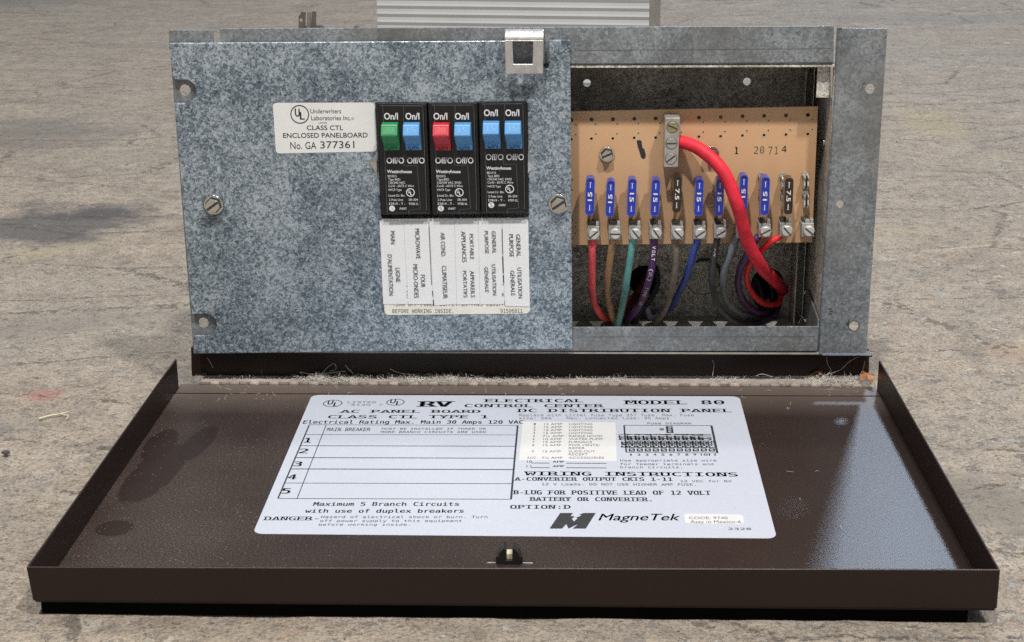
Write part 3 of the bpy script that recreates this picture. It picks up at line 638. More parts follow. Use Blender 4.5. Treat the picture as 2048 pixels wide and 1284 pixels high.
# ---- door, lying flat with its rim up
door = MB()
DF = -.24184
p = lambda *a: V(a)
FL, FR = Yp(52, 1134, DF), Yp(2001, 1139.5, DF); FLb, FRb = Yp(66, 1202, DF), Yp(1994, 1218, DF)
BLt, BRt = Xp(350, 716.5, -.1868), Xp(1761, 720, .1845); BLb, BRb = V((BLt.x, BLt.y, -.001)), V((BRt.x, BRt.y, -.001))
yh = -.0005
yb0 = -.0152
door.plate([p(FLb.x+.0006, DF+.0006, 0), p(FRb.x-.0006, DF+.0006, -.0), p(BRt.x-.0006, yb0, 0), p(BLt.x+.0006, yb0, 0)], [], (0, 0, 0), EX, EY, .0009, 'brown')
door.plate([p(BLt.x+.0009, yb0+.0013, 0), p(BRt.x-.0009, yb0+.0013, 0), p(BRt.x-.0009, yh, 0), p(BLt.x+.0009, yh, 0)], [], (0, 0, 0), EX, EY, .0009, 'brown')
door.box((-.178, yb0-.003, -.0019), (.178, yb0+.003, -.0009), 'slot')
door_o = door.build('door', panel, bevel=.0002)
rim = MB()
th = V((0, .0009, 0))
rim.hexa([FLb, FRb, FRb+th, FLb+th, FL, FR, FR+th, FL+th], 'brownrim')
tx = V((.0009, 0, 0)); g = V((0, .00095, 0))
rim.hexa([FLb+g, FLb+g+tx, BLb+tx, BLb, FL+g, FL+g+tx, BLt+tx, BLt], 'brownrim')
rim.hexa([FRb+g-tx, FRb+g, BRb, BRb-tx, FR+g-tx, FR+g, BRt, BRt-tx], 'brownrim')
rim.build('door_rim', door_o, bevel=.0005, seg=3)
for cc_, rr_ in ((Yp(*zk(600, 420), D), .0102), (Yp(*zk(1535, 445), D), .0106)):  # added closed black cups, keep lit floor from showing through the holes
    b = MB(); n_ = 28; vs = []
    for rad, yy in ((rr_, .0012), (rr_, .022), (rr_-.0012, .020), (rr_-.0012, .0012)): vs += [V((q_.x, D+yy, q_.z)) for q_ in circ(cc_, EX, EZ, rad, n_)]
    fs = [(k_*n_+i, k_*n_+(i+1) % n_, (k_+1)*n_+(i+1) % n_, (k_+1)*n_+i) for k_ in (0, 2) for i in range(n_)]+[(i+3*n_, (i+1) % n_+3*n_, (i+1) % n_, i) for i in range(n_)]+[tuple(range(n_, 2*n_)), tuple(range(2*n_, 3*n_))]
    b.add(vs, fs, 'blackrub'); b.build('hole_blackout_cup', panel)
b = MB()   # raised face under the door, its near-black colour holding the under-door shade
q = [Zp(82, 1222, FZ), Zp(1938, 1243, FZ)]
M['undershadow'] = mat_plain('under_door_shade_black', (.004, .0035, .0035), .95, 0, .05)
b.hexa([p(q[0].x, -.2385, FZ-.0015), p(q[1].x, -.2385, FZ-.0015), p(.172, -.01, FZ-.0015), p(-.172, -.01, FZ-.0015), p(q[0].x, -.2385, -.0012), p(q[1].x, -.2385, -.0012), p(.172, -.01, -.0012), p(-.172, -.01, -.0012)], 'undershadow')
b.build('shaded_raised_face', door_o, bevel=.0003)
# piano hinge
b = MB(); x0, x1 = -.1755, .1765
b.box((x0, -.0006, -.0002), (x1, HY-.0002, .0008), 'hingedust')
n_k = 66; L = (x1-x0)/n_k
for i in range(n_k):
    b.cyl((x0+i*L+.00012, -.0006+(.00025 if i % 2 else 0), .0003), (1, 0, 0), .0012 if i % 2 else .00105, L-.00024, 'hingedust' if i % 2 else 'hingebrown', 10)
b.build('piano_hinge', door_o)
# latch
b = MB(); lc = Zp(1019, 1122, 0)
for s_ in (-1, 1):
    pts = [(0.0012, 0), (.0048, 0), (.0046, .0028), (.0036, .0054), (.0022, .0072), (.0013, .0068), (.0014, .004)]
    b.prism([(lc.x+s_*a, lc.y-.0032, h) for a, h in pts], (0, .0064, 0), 'blackrub')
    b.box((lc.x+s_*.0049-.0004, lc.y-.002, 0), (lc.x+s_*.0049+.0004, lc.y+.002, .003), 'blackrub')
b.box((lc.x-.0012, lc.y-.001, .001), (lc.x+.0012, lc.y+.003, .0038), 'creamplastic')
b.box((lc.x-.0016, lc.y-.0034, 0), (lc.x+.0016, lc.y-.0016, .0018), 'blackrub')
b.box((lc.x-.009, lc.y-.0022, 0), (lc.x-.0055, lc.y-.0016, .0003), 'tin'); b.box((lc.x+.0055, lc.y-.0022, 0), (lc.x+.0095, lc.y-.0016, .0003), 'tin')
b.build('latch', door_o, bevel=.0005, seg=2)

# ---- big label on the door
LZ = .00012
b = MB(); NU = (0, 0, 1)
def L_(x, y, k=0): return Zp(x, y, LZ+.00007*k)
q = [L_(505.3, 1067.4), L_(1554, 1076.8), L_(1478.6, 792.7), L_(624, 789.8)]
b.plate(rrect(q, .0042), [], (0, 0, LZ), EX, EY, .0001, 'doorlabel')
def dt(txt, x0, x1, yb, yt, mat='ink', font=MONO, bold=0., serif=False, dy=0., k=1, shear=0.):
    f = lambda x, y: Zp(x, y, LZ+.00007*k)
    p0 = f(x0, yb); p1 = f(x1, yb+dy); m_ = (x0+x1)/2; up = f(m_, yt)-f(m_, yb)
    text(b, txt, p0, p1, V((0, up.y, 0)), mat, NU, font, bold, serif, 0., shear)
def dl(a, c, w, mat='ink', k=1):
    b.line(L_(*a, k), L_(*c, k), w, NU, mat)
A3 = zs(500, 780, .2637); A4 = zs(1000, 780, .28320)
def d3(txt, x0, x1, yb, yt, **kw): a = A3(x0, yb); c = A3(x1, yt); dt(txt, a[0], c[0], a[1], c[1], **kw)
def d4(txt, x0, x1, yb, yt, **kw): a = A4(x0, yb); c = A4(x1, yt); dt(txt, a[0], c[0], a[1], c[1], **kw)
for cx, cy_, s_ in ((627, 101, 1), (1103, 92, .94)):
    c = L_(*A3(cx, cy_), 1); b.ring(c, EX, EY, .00475*s_, .0005, 'ink')
    d3('U', cx-42, cx-4, cy_+8, cy_-22, font=SANS, bold=.03); d3('L', cx+3, cx+34, cy_+24, cy_-8, font=SANS, bold=.03)
SB = dict(bold=.012, serif=True)
d3('LISTED', 738, 955, 99, 86, mat='inkgrey'); d3('514W', 765, 915, 118, 106, mat='inkgrey'); d3('C', 980, 1005, 116, 105, mat='inkgrey')
d3('RV', 1292, 1525, 126, 85, bold=.03, serif=True)
dt('ELECTRICAL', 970.6, 1166, 804.2, 798, **SB); dt('CONTROL CENTER', 929, 1207, 814.2, 808.2, **SB); d4('MODEL 80', 888, 1585, 100, 73, **SB)
d4('DC DISTRIBUTION PANEL', 130, 1635, 156, 133, **SB); d3('AC PANEL BOARD', 683, 1745, 172, 151, **SB); d3('CLASS CTL TYPE 1', 590, 1805, 214, 191, **SB)
dt('Electrical Rating Max. Main 30 Amps 120 VAC', 605.5, 1046, 847.2, 840.6, bold=.016)
d4('Replace with Littel fuse Type 257 fuse. Max. Fuse', 135, 1370, 185, 169, mat='inkgrey'); d4('size: 20A    Max. connected load: 95 Amps', 135, 1195, 206, 191, mat='inkgrey')
lx = lambda y: A3(450+(212-450)*(y-263)/(822-263), y); vx = lambda y: A3(578+(357-578)*(y-263)/(822-263), y); rx_ = lambda y: A3(2030-50*(y-268)/(828-268), y)
dl(lx(263), lx(822), .0007); dl(vx(263), vx(822), .0004); dl(rx_(268), rx_(828), .0009)
for a, c, w in ((263, 268, .0004), (337, 340, .0004), (422, 426, .0006), (512, 517, .0007), (598, 603, .0008), (705, 710, .0005), (822, 828, .0005)): dl(lx(a), rx_(c), w)
d3('MAIN BREAKER', 580, 908, 311, 286, bold=.004); d3('MUST BE INSTALLED IF THREE OR', 998, 1790, 300, 287); d3('MORE BRANCH CIRCUITS ARE USED', 990, 1788, 325, 311)
for t, x0, x1, yb, yt in (('1', 408, 456, 398, 363), ('2', 368, 431, 479, 445), ('3', 325, 386, 577, 543), ('4', 283, 344, 677, 640), ('5', 235, 298, 784, 745)): d3(t, x0, x1, yb, yt, bold=.02)
d3('Maximum 5 Branch Circuits', 478, 1583, 878, 850, bold=.018); d3('with use of duplex breakers', 415, 1618, 930, 903, bold=.018)
d3('DANGER-', 107, 515, 987, 960, **SB); d3('Hazard of electrical shock or burn. Turn', 537, 1800, 971, 953, mat='ink'); d3('off power supply to this equipment', 530, 1605, 1000, 983, mat='ink'); d3('before working inside.', 520, 1210, 1028, 1012, mat='ink')
# pasted paper list
b.plate([L_(*A4(*q_), 1) for q_ in ((135, 496), (825, 501), (815, 230), (160, 222))], [], (0, 0, LZ+.00007), EX, EY, .00006, 'pastedlist')
rows = [('1', '15 AMP', 'LIGHTING', 653), ('2', '15 AMP', 'LIGHTING', 653), ('3', '15 AMP', 'LIGHTING', 653), ('4', '15 AMP', 'LIGHTING', 653), ('5', '7½ AMP', 'RANGE HOOD', 722), ('6', '10 AMP', 'WATER PUMP', 728), ('7', '15 AMP', 'FURNACE', 650), ('8', '15 AMP', 'PWR VENTS/', 705), ('', '', 'REFER', 600), ('9', '15 AMP', 'SLIDE-OUT', 672), ('', '', 'RECEPT', 622), ('ACC.', '7½ AMP', 'ACCESSORIES', 735)]
ys = [247, 268, 289, 310, 332, 353, 374, 396, 417, 440, 461, 485]
for i, ((n1, n2, n3, xe), y_) in enumerate(zip(rows, ys)):
    o = -12*i/11
    if n1: d4(n1, (190 if len(n1) > 1 else 238+o*1.4), (260 if len(n1) > 1 else 252+o*1.4), y_, y_-14, mat='inkgrey', font=SANS, k=2)
    if n2: d4(n2, 312+o+(-6 if n2[0] == '7' else 0), 440+o+(14 if n2[0] == '7' else 0), y_, y_-14, mat='inkgrey', font=SANS, k=2)
    d4(n3, 488-o*-.3, xe, y_, y_-14, mat='inkgrey', font=SANS, k=2)
d4('10', 190, 226, 513, 498, font=SANS); d4('11', 187, 220, 546, 530, font=SANS); d4('AMP', 372, 452, 512, 499, font=SANS, bold=.02); d4('AMP', 372, 452, 544, 531, font=SANS, bold=.02)
for y_, a in ((516, 222), (548, 218)): dl(A4(a, y_-1), A4(350, y_), .0006); dl(A4(467, y_), A4(752, y_+2), .0006)
# fuse diagram
A5 = zs(1230, 840, .10742)
d4('FUSE DIAGRAM', 1042, 1350, 242, 230)
dl(A5(165, 97), A5(1795, 103), .0005); dl(A5(205, 600), A5(1910, 612), .0005); dl(A5(170, 97), A5(210, 600), .0008); dl(A5(1795, 103), A5(1905, 612), .0011)
def q5(pts, mat, k=1): b.add([L_(*A5(*t), k) for t in pts][::-1], [tuple(range(len(pts)))], mat)
q5([(945, 115), (1070, 115), (1090, 242), (960, 242)], 'ink'); q5([(830, 152), (912, 152), (912, 192), (832, 192)], 'inkgrey')
for y_ in (135, 175, 215): q5([(990, y_-14), (1040, y_-14), (1050, y_+14), (1000, y_+14)], 'doorlabel', 2); q5([(1000, y_+2), (1040, y_-10), (1042, y_-4), (1004, y_+8)], 'ink', 3)
for i in range(11):
    xt = 240+i*147.5; xb_ = 258+i*149
    q5([(xt, 385), (xt+118, 385), (xb_+112, 520), (xb_, 520)], 'ink'); q5([(xt+(28 if i > 1 else 10), 395), (xt+108, 395), (xb_+104, 512), (xb_+(24 if i > 1 else 10), 512)], 'doorlabel', 2)
    q5([(xb_-6, 530), (xb_+112, 530), (xb_+118, 585), (xb_-2, 585)], 'ink'); q5([(xb_+26, 545), (xb_+74, 538), (xb_+88, 568), (xb_+36, 576)], 'doorlabel', 2); q5([(xb_+34, 566), (xb_+76, 542), (xb_+82, 548), (xb_+42, 572)], 'ink', 3)
    def vt5(txt, xa, ya, xb2, yb2, w):
        p0 = L_(*A5(xa, ya), 3); p1 = L_(*A5(xb2, yb2), 3); text(b, txt, p0, p1, V((-w, 0, 0)), 'ink', NU, SANS, .01, False, 0.)
    vt5('CKT %d' % (i+1), xt+88, 372, xt+74, 262, .0066)
    vt5('FUSE', xb_+84, 508, xt+96, 398, .0058)
    a = A5(xb_+12+(0 if i < 9 else -10), 662); c = A5(xb_+70+(0 if i < 9 else 60), 625); dt(str(i+1), a[0], c[0], a[1], c[1], font=SANS, bold=.01)
d4('Use appropriate size wire', 850, 1530, 504, 490, mat='ink'); d4('for feeder terminals and', 850, 1508, 530, 516, mat='ink'); d4('branch circuits.', 850, 1285, 552, 538, mat='ink')
d4('WIRING INSTRUCTIONS', 175, 1680, 602, 575, dy=2.2, **SB); d4('A-CONVERTER OUTPUT CKTS 1-11', 105, 1218, 639, 615, bold=.02, serif=True, dy=.8); d4('12 VDC for RV', 1277, 1638, 650, 636, dy=.3)
d4('12 V Loads. DO NOT USE HIGHER AMP FUSE.', 295, 1383, 672, 656, dy=1); d4('B-LUG FOR POSITIVE LEAD OF 12 VOLT', 98, 1490, 736, 708, bold=.02, serif=True, dy=1.2); d4('BATTERY OR CONVERTER.', 215, 1070, 782, 756, bold=.02, serif=True, dy=.8); d4('OPTION:D', 72, 497, 838, 812, **SB)
lo = [(425, 868), (516, 868), (499, 889), (529, 893), (507, 909), (522, 927), (548, 905), (536, 901), (577, 886), (560, 879), (592, 868), (676, 868), (606, 978), (512, 978), (552, 948), (522, 960), (484, 978), (468, 946), (438, 978), (350, 978)]
b.plate([L_(*A4(*t), 1) for t in lo][::-1], [], (0, 0, LZ+.00007), EX, EY, .00006, 'ink')
d4('MagneTek', 695, 1262, 920, 874, font=SANS, bold=.010, shear=.25)
b.plate(rrect([L_(*A4(*t), 1) for t in ((1305, 940), (1722, 948), (1716, 880), (1302, 872))], .002), [], (0, 0, LZ+.00007), EX, EY, .00006, 'pastedlist')
d4('CODE: 9740', 1335, 1610, 911, 894, mat='inkgrey', font=SANS, k=2); d4('Assy in Mexico-6', 1345, 1705, 940, 920, mat='inkgrey', font=SANS, k=2); d4('2328', 1614, 1775, 988, 973)
b.build('wiring_label', door_o)

# ================================================================= CIRCUIT BREAKERS
zq = zs(720, 180, .2025)
YB_ = -.0068
def F_(x, y, Y=YB_): return Yp(*zq(x, y), Y)
brk = [  # quad of the front face in zoom pixels, dx for lettering, dy, switches, codes
    dict(q=[(158, 135), (655, 140), (695, 1232), (212, 1240)], dx=0, dy=0, sw=[('green', 205, 330, '30'), ('blue', 420, 330, '15')], mdl='BD3015', vac='120/240 VAC', code='9708-1L', xl=(240, 430), lab='black circuit breaker with one green and one blue switch'),
    dict(q=[(668, 132), (1158, 132), (1188, 1232), (712, 1236)], dx=482, dy=0, sw=[('red', 715, 332, '20'), ('blue', 928, 330, '15')], mdl='BD2015', vac='120/240 VAC SWD', code='9708-4L', xl=(0, 0), lab='black circuit breaker with one red and one blue switch'),
    dict(q=[(1168, 122), (1642, 118), (1660, 1225), (1196, 1228)], dx=980, dy=-34, sw=[('blue', 1210, 315, '15'), ('blue', 1426, 315, '15')], mdl='BD1515', vac='120/240 VAC SWD', code='9707-2L', xl=(0, 0), lab='black circuit breaker with two blue switches, shadowed by the square steel bracket')]
for kb, B in enumerate(brk):
    q = [F_(*t) for t in B['q']]; cen = sum(q, V())/4
    root = thing('circuit_breaker', B['lab'], 'circuit breaker', V((cen.x, .004, q[2].z)), 'circuit breakers in the cover window')
    b = MB(); inn = V((0, .0012, 0)); bk = V((0, .0115, 0))
    b.hexa([q[3]+inn, q[2]+inn, q[2]+bk, q[3]+bk, q[0]+inn, q[1]+inn, q[1]+bk, q[0]+bk], 'black')
    # raised front block between the side ledges
    i0 = [q[0]*.885+q[1]*.115, q[0]*.055+q[1]*.945, q[3]*.055+q[2]*.945, q[3]*.885+q[2]*.115]
    dz = V((0, 0, .0009))
    b.hexa([i0[3]+dz, i0[2]+dz, i0[2]+dz+inn*1.2, i0[3]+dz+inn*1.2, i0[0]-dz, i0[1]-dz, i0[1]-dz+inn*1.2, i0[0]-dz+inn*1.2], 'black')
    body = b.build('body', root, bevel=.0005, seg=2)
    e = MB(); nl = YB_-.00008
    def ln(a, c, w=.00022, mat='blackedge'): e.line(F_(*a, nl), F_(*c, nl), w, NF, mat)
    dx, dy = B['dx'], B['dy']
    def at(u, v_): # bilinear on the front face
        return (1-v_)*((1-u)*V((*B['q'][0], 0))+u*V((*B['q'][1], 0)))+v_*((1-u)*V((*B['q'][3], 0))+u*V((*B['q'][2], 0)))
    def lnu(u0, v0, u1, v1, w=.00022, mat='blackedge'): a = at(u0, v0); c = at(u1, v1); ln((a.x, a.y), (c.x, c.y), w, mat)
    lnu(.13, .02, .12, .98, .00028); lnu(.55, .02, .53, .17, .00022); lnu(.51, .46, .50, .555); lnu(.50, .555, .77, .555); lnu(.77, .555, .80, .945); lnu(.80, .945, .56, .955); lnu(.56, .955, .56, .995); lnu(.93, .03, .93, .96, .00026)
    lnu(.08, .015, .92, .015, .0004)
    NT = -1
    def bt(txt, x0, x1, yb, yt=None, mat='white', font=SANS, bold=.0):
        yt = yb-24 if yt is None else yt
        p0 = F_(x0+dx, yb+dy, nl-.00004); p1 = F_(x1+dx, yb+dy, nl-.00004); up = F_(x0+dx, yt+dy, nl)-F_(x0+dx, yb+dy, nl)
        text(e, txt, p0, p1, V((0, 0, up.z)), mat, NF, font, bold, False, 0.)
    ddx = 6 if kb else 0
    for o_ in (0, 212): bt('On/I', 238+o_+ddx, 375+o_+ddx, 290, 228, bold=.02)
    for o_ in (0, 203): bt('Off/O', 263+o_, 440+o_-4, 725, 668, bold=.012)
    bt('Westinghouse', 268, 512, 820, 790, bold=.02)
    SM = [(B['mdl'], 275, 362, 862), ('Type BRD', 280, 397, 894), (B['vac'], 283, 283+(164 if kb == 0 else 235), 926), ('Cu/Al - 60/75 C Wire', 280, 533, 958), ('HACR Type', 282, 410, 996), ('Listed Cir. Bkr.', 282, 447, 1053), ('2 Pole Unit', 288, 427, 1096), ('E7819 - T -', 288, 447, 1135), ('LR46907', 390, 460, 1182), ('SR-304', 482, 572, 1094), (B['code'], 483, 580, 1135)]
    for t, a, c, y_ in SM: bt(t, a, c, y_, y_-22)
    e.ring(F_(498+dx, 1012+dy, nl-.00004), EX, EZ, .0020, .00042, 'white', 28); bt('U', 474, 494, 1018, 988, bold=.03); bt('L', 496, 517, 1036, 1006, bold=.03)
    cc = F_(317+dx, 1170+dy, nl-.00004); e.add(circ(cc, EX, EZ, .0015, 20), [tuple(range(20))], 'white'); bt('S', 305, 329, 1188, 1152, 'black', bold=.02)
    e.recalc = False; e.build('print', body)
    for col, sx0, sy0, num in B['sw']:
        w = 163; s_ = MB()
        P0 = F_(sx0, sy0, YB_-.0052); Pm = F_(sx0+2, sy0+128, YB_-.0066); 
        xl_ = Yp(*zq(sx0, sy0+60), YB_-.006).x; xr_ = Yp(*zq(sx0+w, sy0+60), YB_-.006).x
        zt_ = F_(sx0, sy0+14, YB_-.0042).z; zm_ = F_(sx0, sy0+128, YB_-.0070).z; zb_ = F_(sx0, sy0+268, YB_-.0012).z
        prof = [(YB_+.0008, zt_+.0006), (YB_-.0042, zt_), (YB_-.0070, zm_+.0003), (YB_-.0066, zm_-.0003), (YB_-.0030, (zm_*.42+zb_*.58)), (YB_-.0024, zb_+.0004), (YB_+.0008, zb_)]
        off = V((Yp(*zq(sx0+24, sy0+268), YB_-.001).x-xl_, 0, 0))
        pl = [(xl_, y_, z_) for y_, z_ in prof]; pr = [(xr_, y_, z_) for y_, z_ in prof]
        n_ = len(prof)
        for k_ in (4, 5, 6):    # the lower part leans with the face of the breaker
            pl[k_] = (xl_+.0008, *prof[k_]); pr[k_] = (xr_+.0006, *prof[k_])
        s_.add(pl+pr, [tuple(range(n_)), tuple(range(n_, 2*n_))[::-1]]+[(i, i+n_, (i+1) % n_+n_, (i+1) % n_) for i in range(n_)], col)
        sw = s_.build('switch', root, bevel=.0004, seg=2)
        s2 = MB(); lt = {'green': 'greent', 'blue': 'bluet', 'red': 'redt'}[col]; dk = {'green': 'greend', 'blue': 'blued', 'red': 'redd'}[col]
        A = V((xl_, YB_-.0042, zt_)); Bv = V((xl_, YB_-.0070, zm_+.0003)); d_ = (Bv-A); up_ = -d_.normalized(); nn = V((0, -1, 0)).cross(EX); nn = up_.cross(EX).normalized()
        if nn.y > 0: nn = -nn
        wd = xr_-xl_
        base = A+d_*.72+EX*wd*.28+nn*.00012
        text(s2, num, base, base+EX*wd*.46, up_*d_.length*.50, lt, nn, SANS, .01, False, 0.)
        cq = [A+d_*t+EX*wd*u+nn*.0001 for u, t in ((.12, .12), (.88, .12), (.88, .88), (.12, .88))]
        if col != 'blue':
            for i in range(4): s2.line(cq[i], cq[(i+1) % 4], .00022, nn, dk)
        A = V((xl_+.0005, YB_-.0066, zm_-.0003)); Bv = V((xl_+.0008, YB_-.0030, zm_*.42+zb_*.58)); Cv = V((xl_+.0008, YB_-.0024, zb_+.0004)); d2 = Cv-Bv; u2 = -V((0, d2.y, d2.z)).normalized(); n2 = V((0, -1, -.1)).normalized()
        base = V((xl_+.0008+wd*.18, Cv.y-.00035, Cv.z+.0002)); text(s2, 'ON', base, base+EX*wd*.62, V((0, -.0001, (Bv.z-Cv.z)*.88)), dk, n2, SANS, .02, False, 0.)
        s2.line(V((xl_+.0010+wd*.1, Bv.y-.0001, Bv.z+.0001)), V((xl_+.0010+wd*.9, Bv.y-.0001, Bv.z+.0001)), .0002, n2, dk)
        s2.recalc = False; s2.build('rating_mark', sw)

# ================================================================= CIRCUIT BOARD
PY = .016
z6 = zs(1130, 200, .2337); z7 = zs(1380, 200, .2337)
Q6 = lambda x, y, Y=PY: Yp(*z6(x, y), Y)
board = thing('circuit_board', 'tan phenolic fuse board with rows of drilled holes inside the open half of the box', 'circuit board', (.085, PY, .07))
cols = [z6(55, 172), z6(227, 167), z6(410, 165), z6(593, 160), z6(777, 158), z6(960, 152), z6(1147, 150), z7(263, 147), z7(450, 140), z7(635, 137), z7(822, 132), z7(1010, 128)]
b = MB(); hh = []; K = .2337; rims = []
for i, (x, y) in enumerate(cols):
    hh.append(circ(Yp(x, y, PY), EX, EZ, .00105, 14))
    for ddx_, ddy_, r in ((36*K, 40*K, .00042), (36*K, 125*K, .00042), (-1*K, 165*K, .00078)):
        if i == 11 and ddy_ < 10: pass
        c = Yp(x+ddx_, y+ddy_, PY); hh.append(circ(c, EX, EZ, r, 10)); rims.append((c, r))
for (x, y) in ((1150.5, 454), (1150.5, 467), (1145, 478), (1145, 440), (1144, 360), (1144, 380)): hh.append(circ(Yp(x, y, PY), EX, EZ, .0005, 8))
bq = [Yp(1110, 223.5, PY), Yp(1636, 213, PY), Yp(1624, 484.5, PY), Yp(1110, 490.5, PY)]
b.plate(bq[::-1], hh, (0, PY, 0), EX, EZ, .0016, 'pcb')
for c, r in rims: b.ring(c+V((0, -.00006, 0)), EX, EZ, r+.00025, .0004, 'pcbedge', 14)
def w6(txt, x0, x1, yb, yt, mat='creamtext', font=MONO, f=z7, bold=.0):
    p0 = Yp(*f(x0, yb), PY-.00008); p1 = Yp(*f(x1, yb), PY-.00008); up = Yp(*f(x0, yt), PY)-Yp(*f(x0, yb), PY); text(b, txt, p0, p1, V((0, 0, up.z)), mat, NF, font, bold, False, 0.)
w6('1', 385, 410, 462, 402, bold=.03); w6('2', 548, 582, 460, 398); w6('0', 598, 634, 457, 396); w6('7', 670, 703, 464, 398); w6('1', 726, 752, 462, 400); w6('4', 785, 825, 446, 392, bold=.01)
mk = [(612, 346), (640, 342), (655, 352), (662, 405), (680, 425), (692, 470), (688, 498), (668, 506), (650, 490), (636, 440), (620, 390)]
b.plate([Yp(*z6(*t), PY-.00006) for t in mk][::-1], [], (0, PY-.00006, 0), EX, EZ, .00004, 'ink')
b.build('board', board)
for (x, y, a) in ((1214, 308, .42), (1423, 307, .1)):
    s_ = MB(); slot_screw(s_, Yp(x, y, PY), NF, .0039, a, 'bright', True, .0036); s_.build('screw', board)
for y in (.19, .82):
    b = MB(); b.cyl(Yp(1300, 0, PY)*0+V((bq[0].x*.5+bq[1].x*.5, PY+.0016, bq[2].z+(bq[1].z-bq[2].z)*y)), (0, 1, 0), .003, D-PY-.0018, 'galvd', 12)
    b.build('standoff', board)
# terminals
tm = [z6(247, 1143), z6(430, 1140), z6(603, 1140), z6(780, 1137), z6(967, 1140), z6(1157, 1138), z7(265, 1130), z7(452, 1128), z7(645, 1122), z7(827, 1115), z7(1015, 1117)]
ta = [.72, 0, -.9, -.95, -.8, .6, .55, .6, .5, -.85, -.7]
TY = PY-.0085
for i, ((x, y), a) in enumerate(zip(tm, ta)):
    b = MB(); x0 = x-58*K; x1 = x+46*K; yt = y-62*K; yb = y+54*K
    q = [Yp(x0, yb, TY), Yp(x1, yb, TY), Yp(x1, yt, TY), Yp(x0, yt, TY)]; hd = V((0, PY-.0001-TY, 0))
    b.hexa([q[0], q[1], q[1]+hd, q[0]+hd, q[3], q[2], q[2]+hd, q[3]+hd], 'term')
    # slotted crown: two ears standing above the block
    e0 = V((q[2].x-.0018, TY+.0006, q[2].z)); b.box(tuple(e0), (q[2].x-.0002, TY+.0042, q[2].z+.0021), 'term')
    if i == 10: b.box((q[3].x+.0018, TY+.0004, q[3].z), (q[3].x+.0042, TY+.0024, q[3].z+.0019), 'tin')
    b.box((q[3].x+.0006, TY+.0022, q[3].z), (q[2].x-.0024, PY-.0003, q[3].z+.0016), 'slot')
    t = b.build('terminal', board, bevel=.0003)
    s_ = MB(); slot_screw(s_, Yp(x, y, TY-.0002), NF, .00305, a, 'screwgrey', False, .0022); s_.build('screw', t)
# lug
LYf = PY-.0105
b = MB(); q = [Yp(*z6(838, 575), LYf), Yp(*z6(962, 577), LYf), Yp(*z6(988, 150), LYf), Yp(*z6(868, 147), LYf)]
q = [Yp(1327.5, 334.5, LYf), Yp(1356, 334.5, LYf), Yp(1360.5, 235, LYf), Yp(1330, 235, LYf)]; hd = V((0, PY-.0002-LYf, 0))
b.hexa([q[0], q[1], q[1]+hd, q[0]+hd, q[3], q[2], q[2]+hd, q[3]+hd], 'lug')
lugo = b.build('wire_lug', board, bevel=.0005)
for (x, y), a, m_ in ((z6(920, 232), -.4, 'brass'), (z6(912, 372), 0, 'lug'), (z6(906, 503), .65, 'lug')):
    s_ = MB(); c = Yp(x, y, LYf); s_.cyl(c, NF, .00275, .0003, m_, 24, rim=.0001); 
    t_ = EX*math.cos(a)+EZ*math.sin(a); w_ = V(NF).cross(t_)
    zz = c+V((0, -.00036, 0)); s_.add([zz-t_*.0025-w_*.0004, zz+t_*.0025-w_*.0004, zz+t_*.0025+w_*.0004, zz-t_*.0025+w_*.0004], [(0, 1, 2, 3)], 'slot')
    s_.ring(c+V((0, -.00005, 0)), EX, EZ, .0029, .0003, 'slot', 24); s_.build('screw', lugo)
# fuse clips
FC = [z6(222, 820), z6(395, 835), z6(580, 830), z6(775, 832), z6(955, 815), z6(1130, 830), z7(240, 830), z7(440, 800), z7(608, 790), z7(795, 790), z7(985, 780)]
for i, (x, y) in enumerate(FC):
    b = MB()
    for yy in (-88, 72):
        for k_ in (-.0016, .0016):
            c = Yp(x, y+yy*K, PY); pts = [(0, .0030), (-.0034, .0036), (-.0052, .0026), (-.0044, .0006), (-.0052, -.0014), (-.0040, -.0034), (0, -.0034)]
            b.prism([(c.x+k_*.55-.0003, PY-.0001+yy_, c.z+zz_) for yy_, zz_ in pts], (.0006, 0, 0), 'tin')
        b.box((c.x-.0009, PY-.003, c.z-.0032), (c.x+.0009, PY-.0001, c.z+.003), 'slot')
        b.cyl(V((c.x-.0002, PY-.0002, c.z+.0036)), NF, .0017, .0014, 'tin', 12)
    b.build('fuse_clip', board)

# ================================================================= BLADE FUSES
FY = PY-.0125
fuses = [  # x0,x1,y0,y1 (zoom, frame), colour, text, reading down?, lean
    (z6, 171, 257, 668, 985, 'b', '15', 0, 0, 'blue 15 blade fuse at the far left of the row, above the pink wire'),
    (z6, 345, 430, 690, 1000, 'b', '15', 0, 0, 'blue 15 blade fuse set lowest in the row, above the tan wire'),
    (z6, 528, 615, 674, 995, 'b', '15', 1, 0, 'blue 15 blade fuse above the teal wire'),
    (z6, 730, 817, 680, 995, 'b', '15', 1, 0, 'blue 15 blade fuse above the purple wire with white print'),
    (z6, 918, 1003, 652, 962, 'n', '7.5', 1, 0, 'dark brown 7.5 blade fuse under the three-screw lug'),
    (z6, 1104, 1190, 675, 992, 'b', '15', 1, 0, 'blue 15 blade fuse above the blue wire'),
    (z7, 212, 295, 672, 992, 'b', '15', 1, 0, 'blue 15 blade fuse above the black wire with white stripe, beside the thick red cable'),
    (z7, 416, 500, 643, 955, 'b', '15', 0, 0, 'blue 15 blade fuse half hidden behind the thick red cable'),
    (z7, 600, 687, 660, 985, 'b', '15', 0, 0, 'blue 15 blade fuse leaning off its clips, next to the dark brown fuse at right'),
    (z7, 802, 888, 668, 978, 'n', '7.5', 1, 0, 'dark brown 7.5 blade fuse leaning off its clips beside the empty fuse position')]
